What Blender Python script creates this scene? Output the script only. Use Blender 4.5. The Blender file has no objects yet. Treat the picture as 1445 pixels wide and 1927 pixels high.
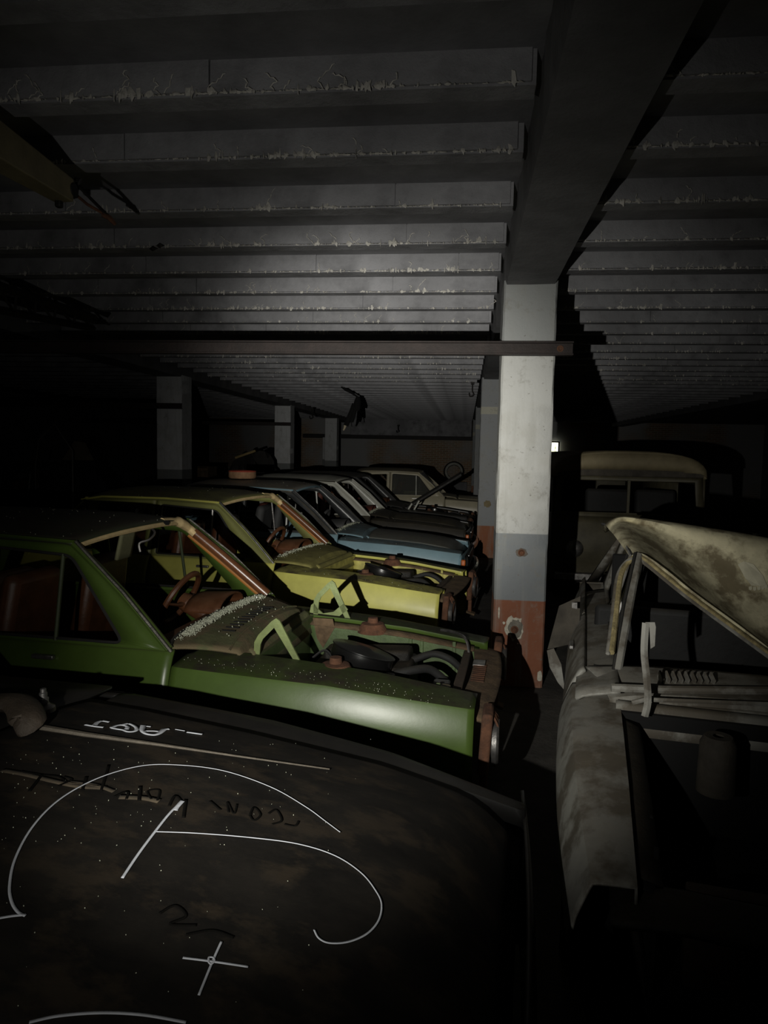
import bpy, bmesh, math, random
import numpy as np
from mathutils import Vector, Matrix, Euler
random.seed(7)
PI = math.pi
scene = bpy.context.scene
C = scene.collection

# ------------------------------------------------------------------ camera
F, IW, IH = 1350.0, 1445.0, 1927.0
CAM = np.array([0.0, 0.0, 1.85])
yaw, pitch, roll = math.atan(152 / F), -math.atan(114 / F), 0.02
_f = np.array([-math.sin(yaw) * math.cos(pitch), math.cos(yaw) * math.cos(pitch), math.sin(pitch)])
_r = np.cross(_f, [0, 0, 1]); _r /= np.linalg.norm(_r)
_u = np.cross(_r, _f)
_c, _s = math.cos(roll), math.sin(roll)
_r, _u = _c * _r + _s * _u, -_s * _r + _c * _u
cd = bpy.data.cameras.new('camera')
cd.sensor_fit = 'VERTICAL'; cd.sensor_height = 36.0; cd.lens = 36.0 * F / IH
cd.clip_start = 0.02; cd.clip_end = 200
cam = bpy.data.objects.new('camera', cd); C.objects.link(cam)
m = Matrix.Identity(4)
for i in range(3):
    m[i][0], m[i][1], m[i][2], m[i][3] = _r[i], _u[i], -_f[i], CAM[i]
cam.matrix_world = m
scene.camera = cam

def ray(x, y):
    d = _f * F + _r * (x - IW / 2) - _u * (y - IH / 2)
    return d / np.linalg.norm(d)
def atY(x, y, Y):
    d = ray(x, y); return CAM + d * (Y / d[1])
def atZ(x, y, Z):
    d = ray(x, y); return CAM + d * ((Z - CAM[2]) / d[2])

# ------------------------------------------------------------------ world, torch light, exposure
w = bpy.data.worlds.new('world'); scene.world = w; w.use_nodes = True
w.node_tree.nodes['Background'].inputs[0].default_value = (0.5, 0.55, 0.6, 1)
w.node_tree.nodes['Background'].inputs[1].default_value = 0.0004
TORCH = Vector((-0.55, 0.05, 1.66))
def spot(name, aim, watts, size, blend, col=(1, .975, .90), radius=.012):
    l = bpy.data.lights.new(name, 'SPOT'); l.energy = watts; l.color = col
    l.spot_size = math.radians(size); l.spot_blend = blend; l.shadow_soft_size = radius
    o = bpy.data.objects.new(name, l); C.objects.link(o); o.location = TORCH
    o.rotation_euler = (Vector(aim) - TORCH).to_track_quat('-Z', 'Y').to_euler()
    return o
spot('torch_hotspot', atY(690, 830, 5.0), 1050, 36, 1.0)
spot('torch_beam', atY(810, 1000, 5.0), 360, 62, 1.0)
spot('torch_spill', atY(740, 880, 5.0), 50, 90, 1.0)
vs = scene.view_settings
vs.view_transform = 'Standard'; vs.look = 'None'; vs.gamma = 1.0; vs.use_curve_mapping = False
vs.exposure = 0.0

# ------------------------------------------------------------------ materials
MATS = {}
def mat(name, col, rough=.6, metal=0., var=.25, scale=6., bump=.15, dust=0., dustcol=(.16, .13, .085), spec=.5,
        patch=None, patchcol=None, patchscale=3., emit=None, coat=0., stretch=None, dustrough=.9, dustlo=.35):
    if name in MATS: return MATS[name]
    M = bpy.data.materials.new(name); M.use_nodes = True
    nt = M.node_tree; N = nt.nodes; L = nt.links
    b = N['Principled BSDF']
    b.inputs['Roughness'].default_value = rough; b.inputs['Metallic'].default_value = metal
    b.inputs['Specular IOR Level'].default_value = spec
    b.inputs['Coat Weight'].default_value = coat; b.inputs['Coat Roughness'].default_value = .3
    tc = N.new('ShaderNodeTexCoord'); vec = tc.outputs['Object']
    if stretch:
        mp = N.new('ShaderNodeMapping'); mp.inputs['Scale'].default_value = stretch
        L.new(vec, mp.inputs[0]); vec = mp.outputs[0]
    def noise(s, det=6, ro=.6):
        n = N.new('ShaderNodeTexNoise'); n.inputs['Scale'].default_value = s
        n.inputs['Detail'].default_value = det; n.inputs['Roughness'].default_value = ro
        L.new(vec, n.inputs['Vector']); return n.outputs['Fac']
    def ramp(src, lo, hi):
        r = N.new('ShaderNodeMapRange'); r.inputs[1].default_value = lo; r.inputs[2].default_value = hi
        L.new(src, r.inputs[0]); return r.outputs[0]
    def mixc(fac, a, bb):
        x = N.new('ShaderNodeMix'); x.data_type = 'RGBA'
        if hasattr(fac, 'links'): L.new(fac, x.inputs[0])
        else: x.inputs[0].default_value = fac
        for i, q in ((6, a), (7, bb)):
            if hasattr(q, 'links'): L.new(q, x.inputs[i])
            else: x.inputs[i].default_value = (*q, 1)
        return x.outputs[2]
    def mul(a, bb):
        x = N.new('ShaderNodeMath'); x.operation = 'MULTIPLY'
        for i, q in ((0, a), (1, bb)):
            if hasattr(q, 'links'): L.new(q, x.inputs[i])
            else: x.inputs[i].default_value = q
        return x.outputs[0]
    n1 = noise(scale)
    c = mixc(ramp(n1, .3, .7), tuple(v * (1 - var) for v in col), tuple(min(1, v * (1 + var)) for v in col))
    if patch:
        c = mixc(mul(ramp(noise(patchscale, 8, .65), 1 - patch - .06, 1 - patch + .06), .9), c, patchcol)
    rsock = None
    if dust:
        g = N.new('ShaderNodeNewGeometry'); sx = N.new('ShaderNodeSeparateXYZ'); L.new(g.outputs['Normal'], sx.inputs[0])
        up = ramp(sx.outputs[2], dustlo, .95)
        d = mul(mul(up, dust), ramp(noise(5., 8, .7), .25, .6))
        c = mixc(d, c, mixc(ramp(noise(14.), .3, .7), tuple(v * .55 for v in dustcol), dustcol))
        x = N.new('ShaderNodeMapRange'); L.new(d, x.inputs[0]); x.inputs[3].default_value = rough; x.inputs[4].default_value = dustrough
        L.new(x.outputs[0], b.inputs['Roughness'])
    L.new(c, b.inputs['Base Color'])
    if bump:
        bp = N.new('ShaderNodeBump'); bp.inputs['Strength'].default_value = bump; bp.inputs['Distance'].default_value = .02
        L.new(noise(scale * 4, 8, .7), bp.inputs['Height']); L.new(bp.outputs[0], b.inputs['Normal'])
    if emit:
        b.inputs['Emission Strength'].default_value = emit; L.new(c, b.inputs['Emission Color'])
    MATS[name] = M
    return M

# ------------------------------------------------------------------ mesh helpers
def link(name, me, parent=None, material=None):
    o = bpy.data.objects.new(name, me); C.objects.link(o)
    if parent is not None: o.parent = parent
    if material is not None and me is not None: me.materials.append(material)
    return o
class MB:
    def __init__(s): s.v = []; s.f = []
    def add(s, vs, fs):
        n = len(s.v); s.v += [tuple(map(float, p)) for p in vs]; s.f += [tuple(i + n for i in f) for f in fs]; return s
    def box(s, c, size, rot=None, taper=None):
        hx, hy, hz = [q / 2 for q in size]
        vs = [Vector((x * hx, y * hy, z * hz)) for z in (-1, 1) for x, y in ((-1, -1), (1, -1), (1, 1), (-1, 1))]
        if taper: vs = [Vector((p.x * (taper if p.z > 0 else 1), p.y * (taper if p.z > 0 else 1), p.z)) for p in vs]
        R = Euler(rot).to_matrix() if rot else Matrix.Identity(3)
        return s.add([R @ p + Vector(c) for p in vs],
                     [(3, 2, 1, 0), (4, 5, 6, 7), (0, 1, 5, 4), (1, 2, 6, 5), (2, 3, 7, 6), (3, 0, 4, 7)])
    def grid(s, fn, nu, nv):
        vs = [fn(i / nu, j / nv) for i in range(nu + 1) for j in range(nv + 1)]
        fs = [(i * (nv + 1) + j, (i + 1) * (nv + 1) + j, (i + 1) * (nv + 1) + j + 1, i * (nv + 1) + j + 1) for i in range(nu) for j in range(nv)]
        return s.add(vs, fs)
    def rows(s, rows):
        n, k = len(rows), len(rows[0])
        return s.add([p for r in rows for p in r], [(i * k + j, (i + 1) * k + j, (i + 1) * k + j + 1, i * k + j + 1) for i in range(n - 1) for j in range(k - 1)])
    def tube(s, pts, r, n=8, caps=True, flat=1.0, closed=False):
        pts = [Vector(p) for p in pts]; k = len(pts); rr = r if isinstance(r, (list, tuple)) else [r] * k
        vs = []; up = None
        for i, p in enumerate(pts):
            if closed: t = pts[(i + 1) % k] - pts[i - 1]
            else: t = pts[min(i + 1, k - 1)] - pts[max(i - 1, 0)]
            t.normalize()
            if up is None:
                up = Vector((0, 0, 1)) if abs(t.z) < .9 else Vector((1, 0, 0))
            a = t.cross(up).normalized(); bb = a.cross(t).normalized(); up = bb
            for q in range(n):
                an = 2 * PI * q / n
                vs.append(p + a * math.cos(an) * rr[i] + bb * math.sin(an) * rr[i] * flat)
        fs = [(i * n + q, i * n + (q + 1) % n, ((i + 1) % k) * n + (q + 1) % n, ((i + 1) % k) * n + q) for i in range(k if closed else k - 1) for q in range(n)]
        if caps and not closed: fs += [tuple(range(n - 1, -1, -1)), tuple((k - 1) * n + q for q in range(n))]
        return s.add(vs, fs)
    def lathe(s, prof, n=24, M=None, caps=False):
        M = M or Matrix.Identity(4); vs = []
        for r, z in prof:
            for q in range(n):
                an = 2 * PI * q / n; vs.append(M @ Vector((r * math.cos(an), r * math.sin(an), z)))
        k = len(prof)
        fs = [(i * n + q, i * n + (q + 1) % n, (i + 1) * n + (q + 1) % n, (i + 1) * n + q) for i in range(k - 1) for q in range(n)]
        if caps: fs += [tuple(range(n - 1, -1, -1)), tuple((k - 1) * n + q for q in range(n))]
        return s.add(vs, fs)
    def ring(s, outer, inner, closed=True):
        k = len(outer)
        return s.add(list(outer) + list(inner), [(i, (i + 1) % k, k + (i + 1) % k, k + i) for i in range(k if closed else k - 1)])
    def prism(s, poly, fn0, fn1):
        k = len(poly)
        return s.add([fn0(p) for p in poly] + [fn1(p) for p in poly],
                     [tuple(range(k - 1, -1, -1)), tuple(range(k, 2 * k))] + [(i, (i + 1) % k, k + (i + 1) % k, k + i) for i in range(k)])
    def build(s, name, material, parent=None, smooth=True, solid=0, bevel=0, kind=None, label=None, offset=-1, angle=40):
        me = bpy.data.meshes.new(name); me.from_pydata(s.v, [], s.f); me.update()
        bm = bmesh.new(); bm.from_mesh(me); bmesh.ops.remove_doubles(bm, verts=bm.verts, dist=1e-5)
        bmesh.ops.dissolve_degenerate(bm, dist=1e-5, edges=bm.edges)
        bmesh.ops.recalc_face_normals(bm, faces=bm.faces); bm.to_mesh(me); bm.free()
        if smooth:
            me.polygons.foreach_set('use_smooth', [True] * len(me.polygons)); me.set_sharp_from_angle(angle=math.radians(angle))
        o = link(name, me, parent, material)
        if solid:
            md = o.modifiers.new('solid', 'SOLIDIFY'); md.thickness = solid; md.offset = offset
        if bevel:
            md = o.modifiers.new('bevel', 'BEVEL'); md.width = bevel; md.segments = 2; md.limit_method = 'ANGLE'
        if kind: o['kind'] = kind
        if label: o['label'] = label
        return o
def thing(name, label, cat, loc=(0, 0, 0), rz=0, group=None):
    o = bpy.data.objects.new(name, None); C.objects.link(o); o.location = loc; o.rotation_euler = (0, 0, rz)
    o.empty_display_size = .1
    return tag(o, label, cat, group)
def tag(o, label, cat, group=None):
    o['label'] = label; o['category'] = cat
    if group: o['group'] = group
    return o
def lerp(a, b, t): return a + (b - a) * t
def interp(x, pts):
    if x <= pts[0][0]: return pts[0][1]
    for (a, va), (b, vb) in zip(pts, pts[1:]):
        if x <= b:
            t = (x - a) / (b - a); return lerp(va, vb, t)
    return pts[-1][1]
def smooth_path(pts, n=6):
    pts = [Vector(p) for p in pts]; out = []
    for i in range(len(pts) - 1):
        p0, p1, p2, p3 = pts[max(i - 1, 0)], pts[i], pts[i + 1], pts[min(i + 2, len(pts) - 1)]
        for q in range(n):
            t = q / n
            out.append(.5 * ((2 * p1) + (p2 - p0) * t + (2 * p0 - 5 * p1 + 4 * p2 - p3) * t * t + (3 * p1 - p0 - 3 * p2 + p3) * t ** 3))
    out.append(pts[-1]); return out

# ------------------------------------------------------------------ shared materials
M_conc = mat('ceiling_concrete', (.30, .30, .315), .95, var=.4, scale=3.2, bump=.6, patch=.42, patchcol=(.21, .21, .218), patchscale=1.6)
M_slab = mat('slab_concrete', (.22, .22, .23), .95, var=.25, scale=3, bump=.3)
M_beam = mat('beam_concrete', (.17, .17, .175), .95, var=.3, scale=2.5, bump=.4)
M_crust = mat('mortar_crust', (.62, .60, .55), .95, var=.3, scale=20, bump=.3)
M_floor = mat('floor_concrete', (.06, .055, .048), .95, var=.5, scale=4, bump=.6)
M_rail = mat('rail_steel', (.020, .013, .011), .7, var=.4, scale=9, bump=.25)
M_dsteel = mat('dark_steel', (.018, .016, .015), .6, .4, bump=.2)
M_black = mat('black_void', (.004, .004, .004), .9, bump=0)
M_rubber = mat('rubber', (.012, .012, .012), .75, bump=.2, dust=.4, dustcol=(.08, .07, .05))
M_chrome = mat('chrome', (.62, .62, .62), .22, 1., var=.3, bump=.05)
M_dullchrome = mat('dull_chrome', (.30, .29, .28), .4, .9, var=.5, scale=18, bump=.15)
M_rust = mat('rust', (.115, .05, .026), .9, var=.5, scale=14, bump=.5, patch=.4, patchcol=(.05, .03, .02), patchscale=9)
M_dirt = mat('dirt_brown', (.125, .082, .045), .95, var=.5, scale=12, bump=.5)
M_engine = mat('engine_metal', (.028, .026, .023), .6, .5, var=.5, scale=12, bump=.4, dust=.6, dustcol=(.09, .07, .045))
M_gloss = mat('gloss_black', (.008, .008, .008), .22, 0, var=.3, bump=.04, dust=.3, dustcol=(.03, .03, .025), coat=.4)
M_brown = mat('brown_vinyl', (.105, .040, .017), .42, var=.3, scale=10, bump=.12, dust=.35, dustcol=(.16, .1, .055))
M_brownpad = mat('brown_padding', (.12, .046, .018), .3, var=.2, scale=16, bump=.06, coat=.35)
M_orange = mat('orange_strip', (.36, .145, .03), .5, var=.2, bump=.1)
M_cream = mat('cream_headliner', (.62, .47, .24), .7, var=.2, scale=14, bump=.12)
M_tire = M_rubber
M_glasscrumb = mat('glass_crumbs', (.52, .54, .42), .15, 0, var=.4, scale=40, bump=0)
M_chalk = mat('white_paint_marker', (.50, .52, .56), .7, var=.12, scale=30, bump=.1)
M_smear = mat('finger_smear', (.006, .006, .006), .8, bump=0)
M_sill = mat('pale_seal', (.36, .33, .24), .8, var=.4, scale=30, bump=.3)

# ------------------------------------------------------------------ structure
ZB = 3.2          # underside of joists
ZBEAM = 3.07      # underside of main beams
PER = 0.706
def struct(o): o['kind'] = 'structure'; return o
struct(MB().grid(lambda u, v: (lerp(-14, 14, u), lerp(-3, 38, v), 0.012 * math.sin(u * 60) * math.sin(v * 80)), 40, 40).build('floor', M_floor, solid=.1))
ceil = struct(MB().box((0, 17.5, 3.427), (28, 41, .2)).build('ceiling', M_slab, smooth=False))
BEAMX = [(-5.42, -4.93), (0.235, 0.617), (6.0, 6.45)]
BAYS = [(-11.0, -5.42), (-4.93, 0.235), (0.617, 6.0)]
rnd = random.Random(3)
def joist_mesh(x0, x1, seed):
    r = random.Random(seed); mb = MB()
    mb.box(((x0 + x1) / 2, .075, (ZB + 3.335) / 2), (x1 - x0, .11, 3.335 - ZB))
    x = x0 + .015                               # face boards, each its own depth and edge
    while x < x1 - .05:
        xe = min(x + r.uniform(.9, 2.4), x1 - .015)
        d = r.uniform(.010, .019)
        mb.box(((x + xe) / 2, .02 - d / 2, (ZB + .010 + 3.33) / 2), (xe - x - .006, d, 3.33 - ZB - .010), rot=(r.uniform(-.012, .012), 0, r.uniform(-.0015, .0015)))
        x = xe
    return mb
def crust_mesh(x0, x1, seed, dens):
    r = random.Random(seed); mb = MB(); x = x0 + .03; amp = .5
    while x < x1 - .05:
        amp = min(1, max(.12, amp + r.uniform(-.22, .22)))
        if r.random() < .35 + .6 * amp:
            h = (.003 + .026 * r.random() ** 3) * (.3 + amp); wd = r.uniform(.003, .020)
            cx, cz = x, ZB + h * .3
            k = 6
            pts = [(cx + wd * math.cos(2 * PI * q / k) * r.uniform(.25, 1.2), cz + h * math.sin(2 * PI * q / k) * r.uniform(.2, 1.2)) for q in range(k)]
            mb.add([(px, -.002, pz) for px, pz in pts] + [(cx + r.uniform(-.3, .3) * wd, -r.uniform(.004, .014), cz)], [(q, (q + 1) % k, k) for q in range(k)])
            if r.random() < .10 * amp:          # splashes creeping up the board
                mx, mz = cx, cz + h
                for _ in range(r.randint(1, 4)):
                    nx, nz = mx + r.uniform(-.03, .03), mz + r.uniform(.005, .028)
                    mb.tube([(mx, -.004, mz), ((mx + nx) / 2, -.007, (mz + nz) / 2 + .004), (nx, -.003, nz)], [.002, .003, .001], 4, caps=False); mx, mz = nx, nz
        x += r.uniform(.004, .016) / dens
    return mb
jm = {}
for bi, (x0, x1) in enumerate(BAYS):
    for k in range(-1, 40):
        y = 3.37 + PER * (k - 1) + (.11 if k == 0 else .2 if k < 0 else 0)
        if y > 30.6: break
        key = (bi, k % 6)
        if key not in jm:
            jm[key] = joist_mesh(x0 + .02 - (.0 if bi != 1 else 0), x1 - .02, bi * 10 + k).build('joist', M_conc, ceil, smooth=False).data
            o = [q for q in bpy.data.objects if q.data == jm[key]][0]
        else:
            o = link('joist', jm[key], ceil)
        o.location = (0, y, 0)
        if bi in (1, 2) and y < 14:
            ck = (bi, k)
            o2 = crust_mesh(x0 + .02, x1 - .02, bi * 100 + k, 1.0 if y < 7 else .5).build('mortar_crust', M_crust, ceil, smooth=False, kind='stuff')
            o2.location = (0, y, 0)

def rough_prism(x0, x1, y0, y1, z0, z1, ny, amp, seed):
    r = random.Random(seed); mb = MB(); rows = []
    for j in range(ny + 1):
        y = lerp(y0, y1, j / ny); q = lambda: r.uniform(-amp, amp)
        rows.append([(x0 + q(), y, z1), (x0 + q() + .012, y, z0 + .035 + q()), (x0 + .02, y, z0 + q() * .4), ((x0 + x1) / 2, y, z0 + q() * .3), (x1 - .02, y, z0 + q() * .4), (x1 + q() - .008, y, z0 + .03 + q()), (x1 + q(), y, z1)])
    mb.rows(rows); return mb
for i, (x0, x1) in enumerate(BEAMX):
    o = rough_prism(x0, x1, -3, 31, ZBEAM, 3.6, 260, .008, i).build('ceiling_beam_%d' % (i + 1), M_beam, smooth=True)
    struct(o)
    o['label'] = ['grey concrete ceiling beam above the left row of pillars', 'broad grey concrete beam above the painted pillar', 'concrete beam in the dark right of the van'][i]

# brick end wall with the pale lintel above the opening
def brickmat():
    M = bpy.data.materials.new('old_brick'); M.use_nodes = True; N = M.node_tree.nodes; L = M.node_tree.links; b = N['Principled BSDF']
    tc = N.new('ShaderNodeTexCoord'); mp = N.new('ShaderNodeMapping'); mp.inputs['Rotation'].default_value = (PI / 2, 0, 0); L.new(tc.outputs['Object'], mp.inputs[0])
    br = N.new('ShaderNodeTexBrick'); L.new(mp.outputs[0], br.inputs[0]); br.inputs['Scale'].default_value = 1.
    br.inputs['Color1'].default_value = (.36, .22, .13, 1); br.inputs['Color2'].default_value = (.24, .17, .11, 1); br.inputs['Mortar'].default_value = (.42, .39, .32, 1)
    br.inputs['Brick Width'].default_value = .27; br.inputs['Row Height'].default_value = .085; br.inputs['Mortar Size'].default_value = .012
    n = N.new('ShaderNodeTexNoise'); n.inputs['Scale'].default_value = .45; L.new(tc.outputs['Object'], n.inputs['Vector'])
    r = N.new('ShaderNodeMapRange'); r.inputs[1].default_value = .42; r.inputs[2].default_value = .56; L.new(n.outputs['Fac'], r.inputs[0])
    mx = N.new('ShaderNodeMix'); mx.data_type = 'RGBA'; L.new(r.outputs[0], mx.inputs[0]); L.new(br.outputs['Color'], mx.inputs[6]); mx.inputs[7].default_value = (.36, .36, .36, 1)
    L.new(mx.outputs[2], b.inputs['Base Color']); b.inputs['Roughness'].default_value = .95
    return M
M_brick = brickmat()
wb = struct(MB().box((0, 33.2, 1.7), (28, .3, 3.6)).build('wall_back', M_brick, smooth=False))
struct(MB().box((-13, 17, 1.7), (.3, 41, 3.6)).build('wall_left', M_slab, smooth=False))
struct(MB().box((13, 17, 1.7), (.3, 41, 3.6)).build('wall_right', M_slab, smooth=False))
struct(MB().box((0, -3.2, 1.7), (28, .3, 3.6)).build('wall_front', M_slab, smooth=False))
lin = struct(rough_prism(0, 1, 0, 1, 0, 1, 2, 0, 1).build('trim_1', M_conc) if False else MB().box((-2.4, 31.0, 2.9), (5.2, .4, .72)).build('trim_1', M_conc, smooth=False, bevel=.02))
lin['label'] = 'pale concrete lintel at the far end of the bay'
struct(MB().box((-3, 30.95, 2.46), (8.2, .3, .16)).build('trim_2', M_dsteel, smooth=False))['label'] = 'dark steel girder under the far lintel'
# window with daylight
wp = atY(1042, 843.5, 32.9)
M_day = mat('daylight_foliage', (.75, .85, .45), .5, var=.7, scale=9, bump=0, emit=2.6, patch=.45, patchcol=(.9, .92, .85), patchscale=7)
win = struct(MB().box(wp, (.36, .05, .5)).build('window_1', M_day, smooth=False))
win['label'] = 'small bright daylight opening beside the painted pillar'
mb = MB()
for dx, dz, sx, sz in ((-.21, 0, .06, .6), (.21, 0, .06, .6), (0, .28, .48, .06), (0, -.28, .48, .06)):
    mb.box((wp[0] + dx, wp[1] - .03, wp[2] + dz), (sx, .1, sz))
mb.build('window_frame', M_rust, win, smooth=False)

# ------------------------------------------------------------------ pillars
def pillarmat(name, upper, bands):
    M = bpy.data.materials.new(name); M.use_nodes = True; N = M.node_tree.nodes; L = M.node_tree.links; b = N['Principled BSDF']
    b.inputs['Roughness'].default_value = .8
    tc = N.new('ShaderNodeTexCoord'); sp = N.new('ShaderNodeSeparateXYZ'); L.new(tc.outputs['Object'], sp.inputs[0])
    def noise(s, det=8, ro=.6):
        n = N.new('ShaderNodeTexNoise'); n.inputs['Scale'].default_value = s; n.inputs['Detail'].default_value = det; n.inputs['Roughness'].default_value = ro
        L.new(tc.outputs['Object'], n.inputs['Vector']); return n.outputs['Fac']
    def rng(src, a, bb, c=0., d=1.):
        r = N.new('ShaderNodeMapRange'); r.inputs[1].default_value = a; r.inputs[2].default_value = bb; r.inputs[3].default_value = c; r.inputs[4].default_value = d
        L.new(src, r.inputs[0]); return r.outputs[0]
    def mix(f, a, bb):
        x = N.new('ShaderNodeMix'); x.data_type = 'RGBA'; L.new(f, x.inputs[0])
        for i, q in ((6, a), (7, bb)):
            if hasattr(q, 'links'): L.new(q, x.inputs[i])
            else: x.inputs[i].default_value = (*q, 1)
        return x.outputs[2]
    c = upper
    for zt, col in bands:                       # below zt the paint is col
        c = mix(rng(sp.outputs[2], zt + .004, zt - .004), c, col)
    dirt = rng(noise(3.2), .5, .75, 0, .45)
    c = mix(dirt, c, (.30, .285, .235))
    c = mix(rng(noise(26, 3), .665, .70, 0, .7), c, (.16, .15, .13))
    mpn = N.new('ShaderNodeMapping'); mpn.inputs['Scale'].default_value = (9, 9, .8); L.new(tc.outputs['Object'], mpn.inputs[0])
    sn = N.new('ShaderNodeTexNoise'); sn.inputs['Scale'].default_value = 2.; sn.inputs['Detail'].default_value = 8; L.new(mpn.outputs[0], sn.inputs['Vector'])
    c = mix(rng(sn.outputs['Fac'], .52, .75, 0, .4), c, (.30, .30, .27))
    c = mix(rng(noise(7.5, 10, .75), .56, .66, 0, .5), c, (.22, .21, .18))
    L.new(c, b.inputs['Base Color'])
    bp = N.new('ShaderNodeBump'); bp.inputs['Strength'].default_value = .5; bp.inputs['Distance'].default_value = .02
    L.new(noise(9), bp.inputs['Height']); L.new(bp.outputs[0], b.inputs['Normal'])
    return M
WHITE, GREY, ORNG = (.47, .475, .455), (.20, .215, .225), (.22, .078, .038)
PM_main = pillarmat('pillar_paint_main', (.30, .31, .305), [(2.60, WHITE), (1.262, GREY), (.76, ORNG)])
PM_2 = pillarmat('pillar_paint_grey', (.27, .28, .29), [(2.62, (.42, .41, .34)), (2.50, (.28, .29, .30)), (.64, (.27, .10, .045))])
PM_left = pillarmat('pillar_paint_pale', (.60, .61, .62), [(1.46, (.2, .21, .21))])
def pillar(x0, x1, y0, y1, m, label, group, ztop=ZBEAM + .03, chips=False):
    r = random.Random(int(x0 * 100 + y0 * 10)); t = thing('concrete_pillar', label, 'pillar', ((x0 + x1) / 2, (y0 + y1) / 2, 0), 0, group)
    hx, hy = (x1 - x0) / 2, (y1 - y0) / 2; mb = MB(); n = 44; rows = []
    ch = .014
    for j in range(n + 1):
        z = ztop * j / n; q = lambda: r.uniform(-.002, .002)
        P = [(-hx, -hy + ch), (-hx + ch, -hy), (0, -hy), (hx - ch, -hy), (hx, -hy + ch), (hx, hy), (-hx, hy), (-hx, -hy + ch)]
        P = [(a + q(), bb + q(), z) for a, bb in P]; P[-1] = P[0]; rows.append(P)
    mb.rows(rows); mb.build('shaft', m, t)
    return t
mp_ = pillar(.237, .619, 5.37, 5.76, PM_main, 'tall white pillar banded grey and orange-red at its foot', 'pillars of the middle row')
pc = mp_.location
# damage on the main pillar: plaster scar, bolt holes
def patch_blob(cx, cz, rx, rz, y, seed, out=.004, k=22):
    r = random.Random(seed); pts = [(cx + rx * math.cos(2 * PI * q / k) * r.uniform(.75, 1.1), cz + rz * math.sin(2 * PI * q / k) * r.uniform(.75, 1.1)) for q in range(k)]
    return MB().prism(pts, lambda p: (p[0], y, p[1]), lambda p: (cx + (p[0] - cx) * .93, y - out, cz + (p[1] - cz) * .93))
q = atY(968, 1182, 5.37); cx, cz = q[0] - pc.x, q[2]
patch_blob(cx, cz, .075, .10, -.194, 4, .006).build('plaster_rim', mat('bare_plaster', (.62, .58, .48), .95, scale=30, bump=.6), mp_, smooth=False)
patch_blob(cx + .005, cz, .055, .078, -.199, 5, .004).build('plaster_scar', mat('grey_mortar', (.25, .23, .19), .95, scale=30, bump=.8), mp_, smooth=False)
MB().lathe([(0, .012), (.016, .012), (.02, 0), (.03, 0), (.03, -.004)], 12, Matrix.Translation((cx + .0, -.205, cz - .01)) @ Matrix.Rotation(PI / 2, 4, 'X')).build('anchor_bolt', M_rust, mp_)
q = atY(981, 1040, 5.37); cx, cz = q[0] - pc.x, q[2]
patch_blob(cx, cz, .05, .035, -.1945, 8, .002).build('rust_stain', mat('rust_stain', (.13, .11, .09), .9, scale=20), mp_, smooth=False)
MB().lathe([(0, .02), (.015, .02), (.018, 0), (.026, 0), (.026, -.004)], 12, Matrix.Translation((cx, -.198, cz)) @ Matrix.Rotation(PI / 2, 4, 'X')).build('anchor_bolt', M_rust, mp_)
patch_blob(.168, .19, .022, .05, -.1955, 9, .003, 10).build('plaster_chip', MATS['bare_plaster'], mp_, smooth=False)
patch_blob(-.15, .66, .008, .05, -.1955, 11, .003, 10).build('plaster_chip', MATS['bare_plaster'], mp_, smooth=False)
patch_blob(-.11, .585, .012, .012, -.1955, 12, .003, 10).build('plaster_chip', MATS['bare_plaster'], mp_, smooth=False)
for k, (Y, lab) in enumerate([(12.1, 'grey pillar with a cream stripe right behind the white pillar'), (19.6, 'third grey pillar of the middle row, mostly hidden'), (27.0, 'fourth grey pillar of the middle row, a mere sliver')]):
    t = pillar(.22, .62, Y, Y + .4, PM_2, lab, 'pillars of the middle row')
    if k == 0:
        q = atY(917, 948, 12.1)
        patch_blob(q[0] - t.location.x, q[2], .07, .06, -.202, 31, .003).build('mortar_patch', mat('tan_mortar', (.2, .16, .09), .95), t, smooth=False)
for Y, lab in [(12.1, 'thick pale pillar nearest on the left, a dark rail across it'), (19.9, 'second pale pillar of the left row by the junk heap'), (27.2, 'third pale pillar of the left row, slim and far')]:
    pillar(-5.40, -4.94, Y, Y + .46, PM_left, lab, 'pillars of the left row')
q = atY(615, 840, 30.6)
pillar(q[0] - .17, q[0] + .17, 30.5, 30.75, PM_left, 'narrow pale pillar at the far end by the brick wall', 'pillars of the left row', 2.4)
q = atY(577, 840, 30.6)

# steel rails bolted across the pillars
def rail(x0, x1, y, z, label, h=.095, dep=.075):
    t = thing('steel_rail', label, 'steel beam', ((x0 + x1) / 2, y, z), 0, 'steel rails across the pillars')
    hl = (x1 - x0) / 2
    MB().box((0, 0, h / 2 - .005), (2 * hl, dep, .010)).build('top_flange', M_rail, t, smooth=False)
    MB().box((0, 0, -h / 2 + .005), (2 * hl, dep, .010)).build('bottom_flange', M_rail, t, smooth=False)
    MB().box((0, dep * .12, 0), (2 * hl, .012, h - .02)).build('web', M_rail, t, smooth=False)
    if y < 6:
        MB().lathe([(0, .014), (.012, .014), (.014, .004), (.024, .004), (.024, 0)], 10, Matrix.Translation((hl - .09, -.005, 0)) @ Matrix.Rotation(PI / 2, 4, 'X')).build('bolt', M_rust, t)
    return t
rail(-5.6, .735, 5.325, 2.607, 'long dark red steel rail crossing in front of the white pillar')
rail(-11.0, -4.92, 12.05, 2.56, 'dark steel rail ending on the nearest left pillar')
rail(-11.0, -4.92, 19.85, 2.56, 'dark steel rail ending on the second left pillar')

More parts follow.
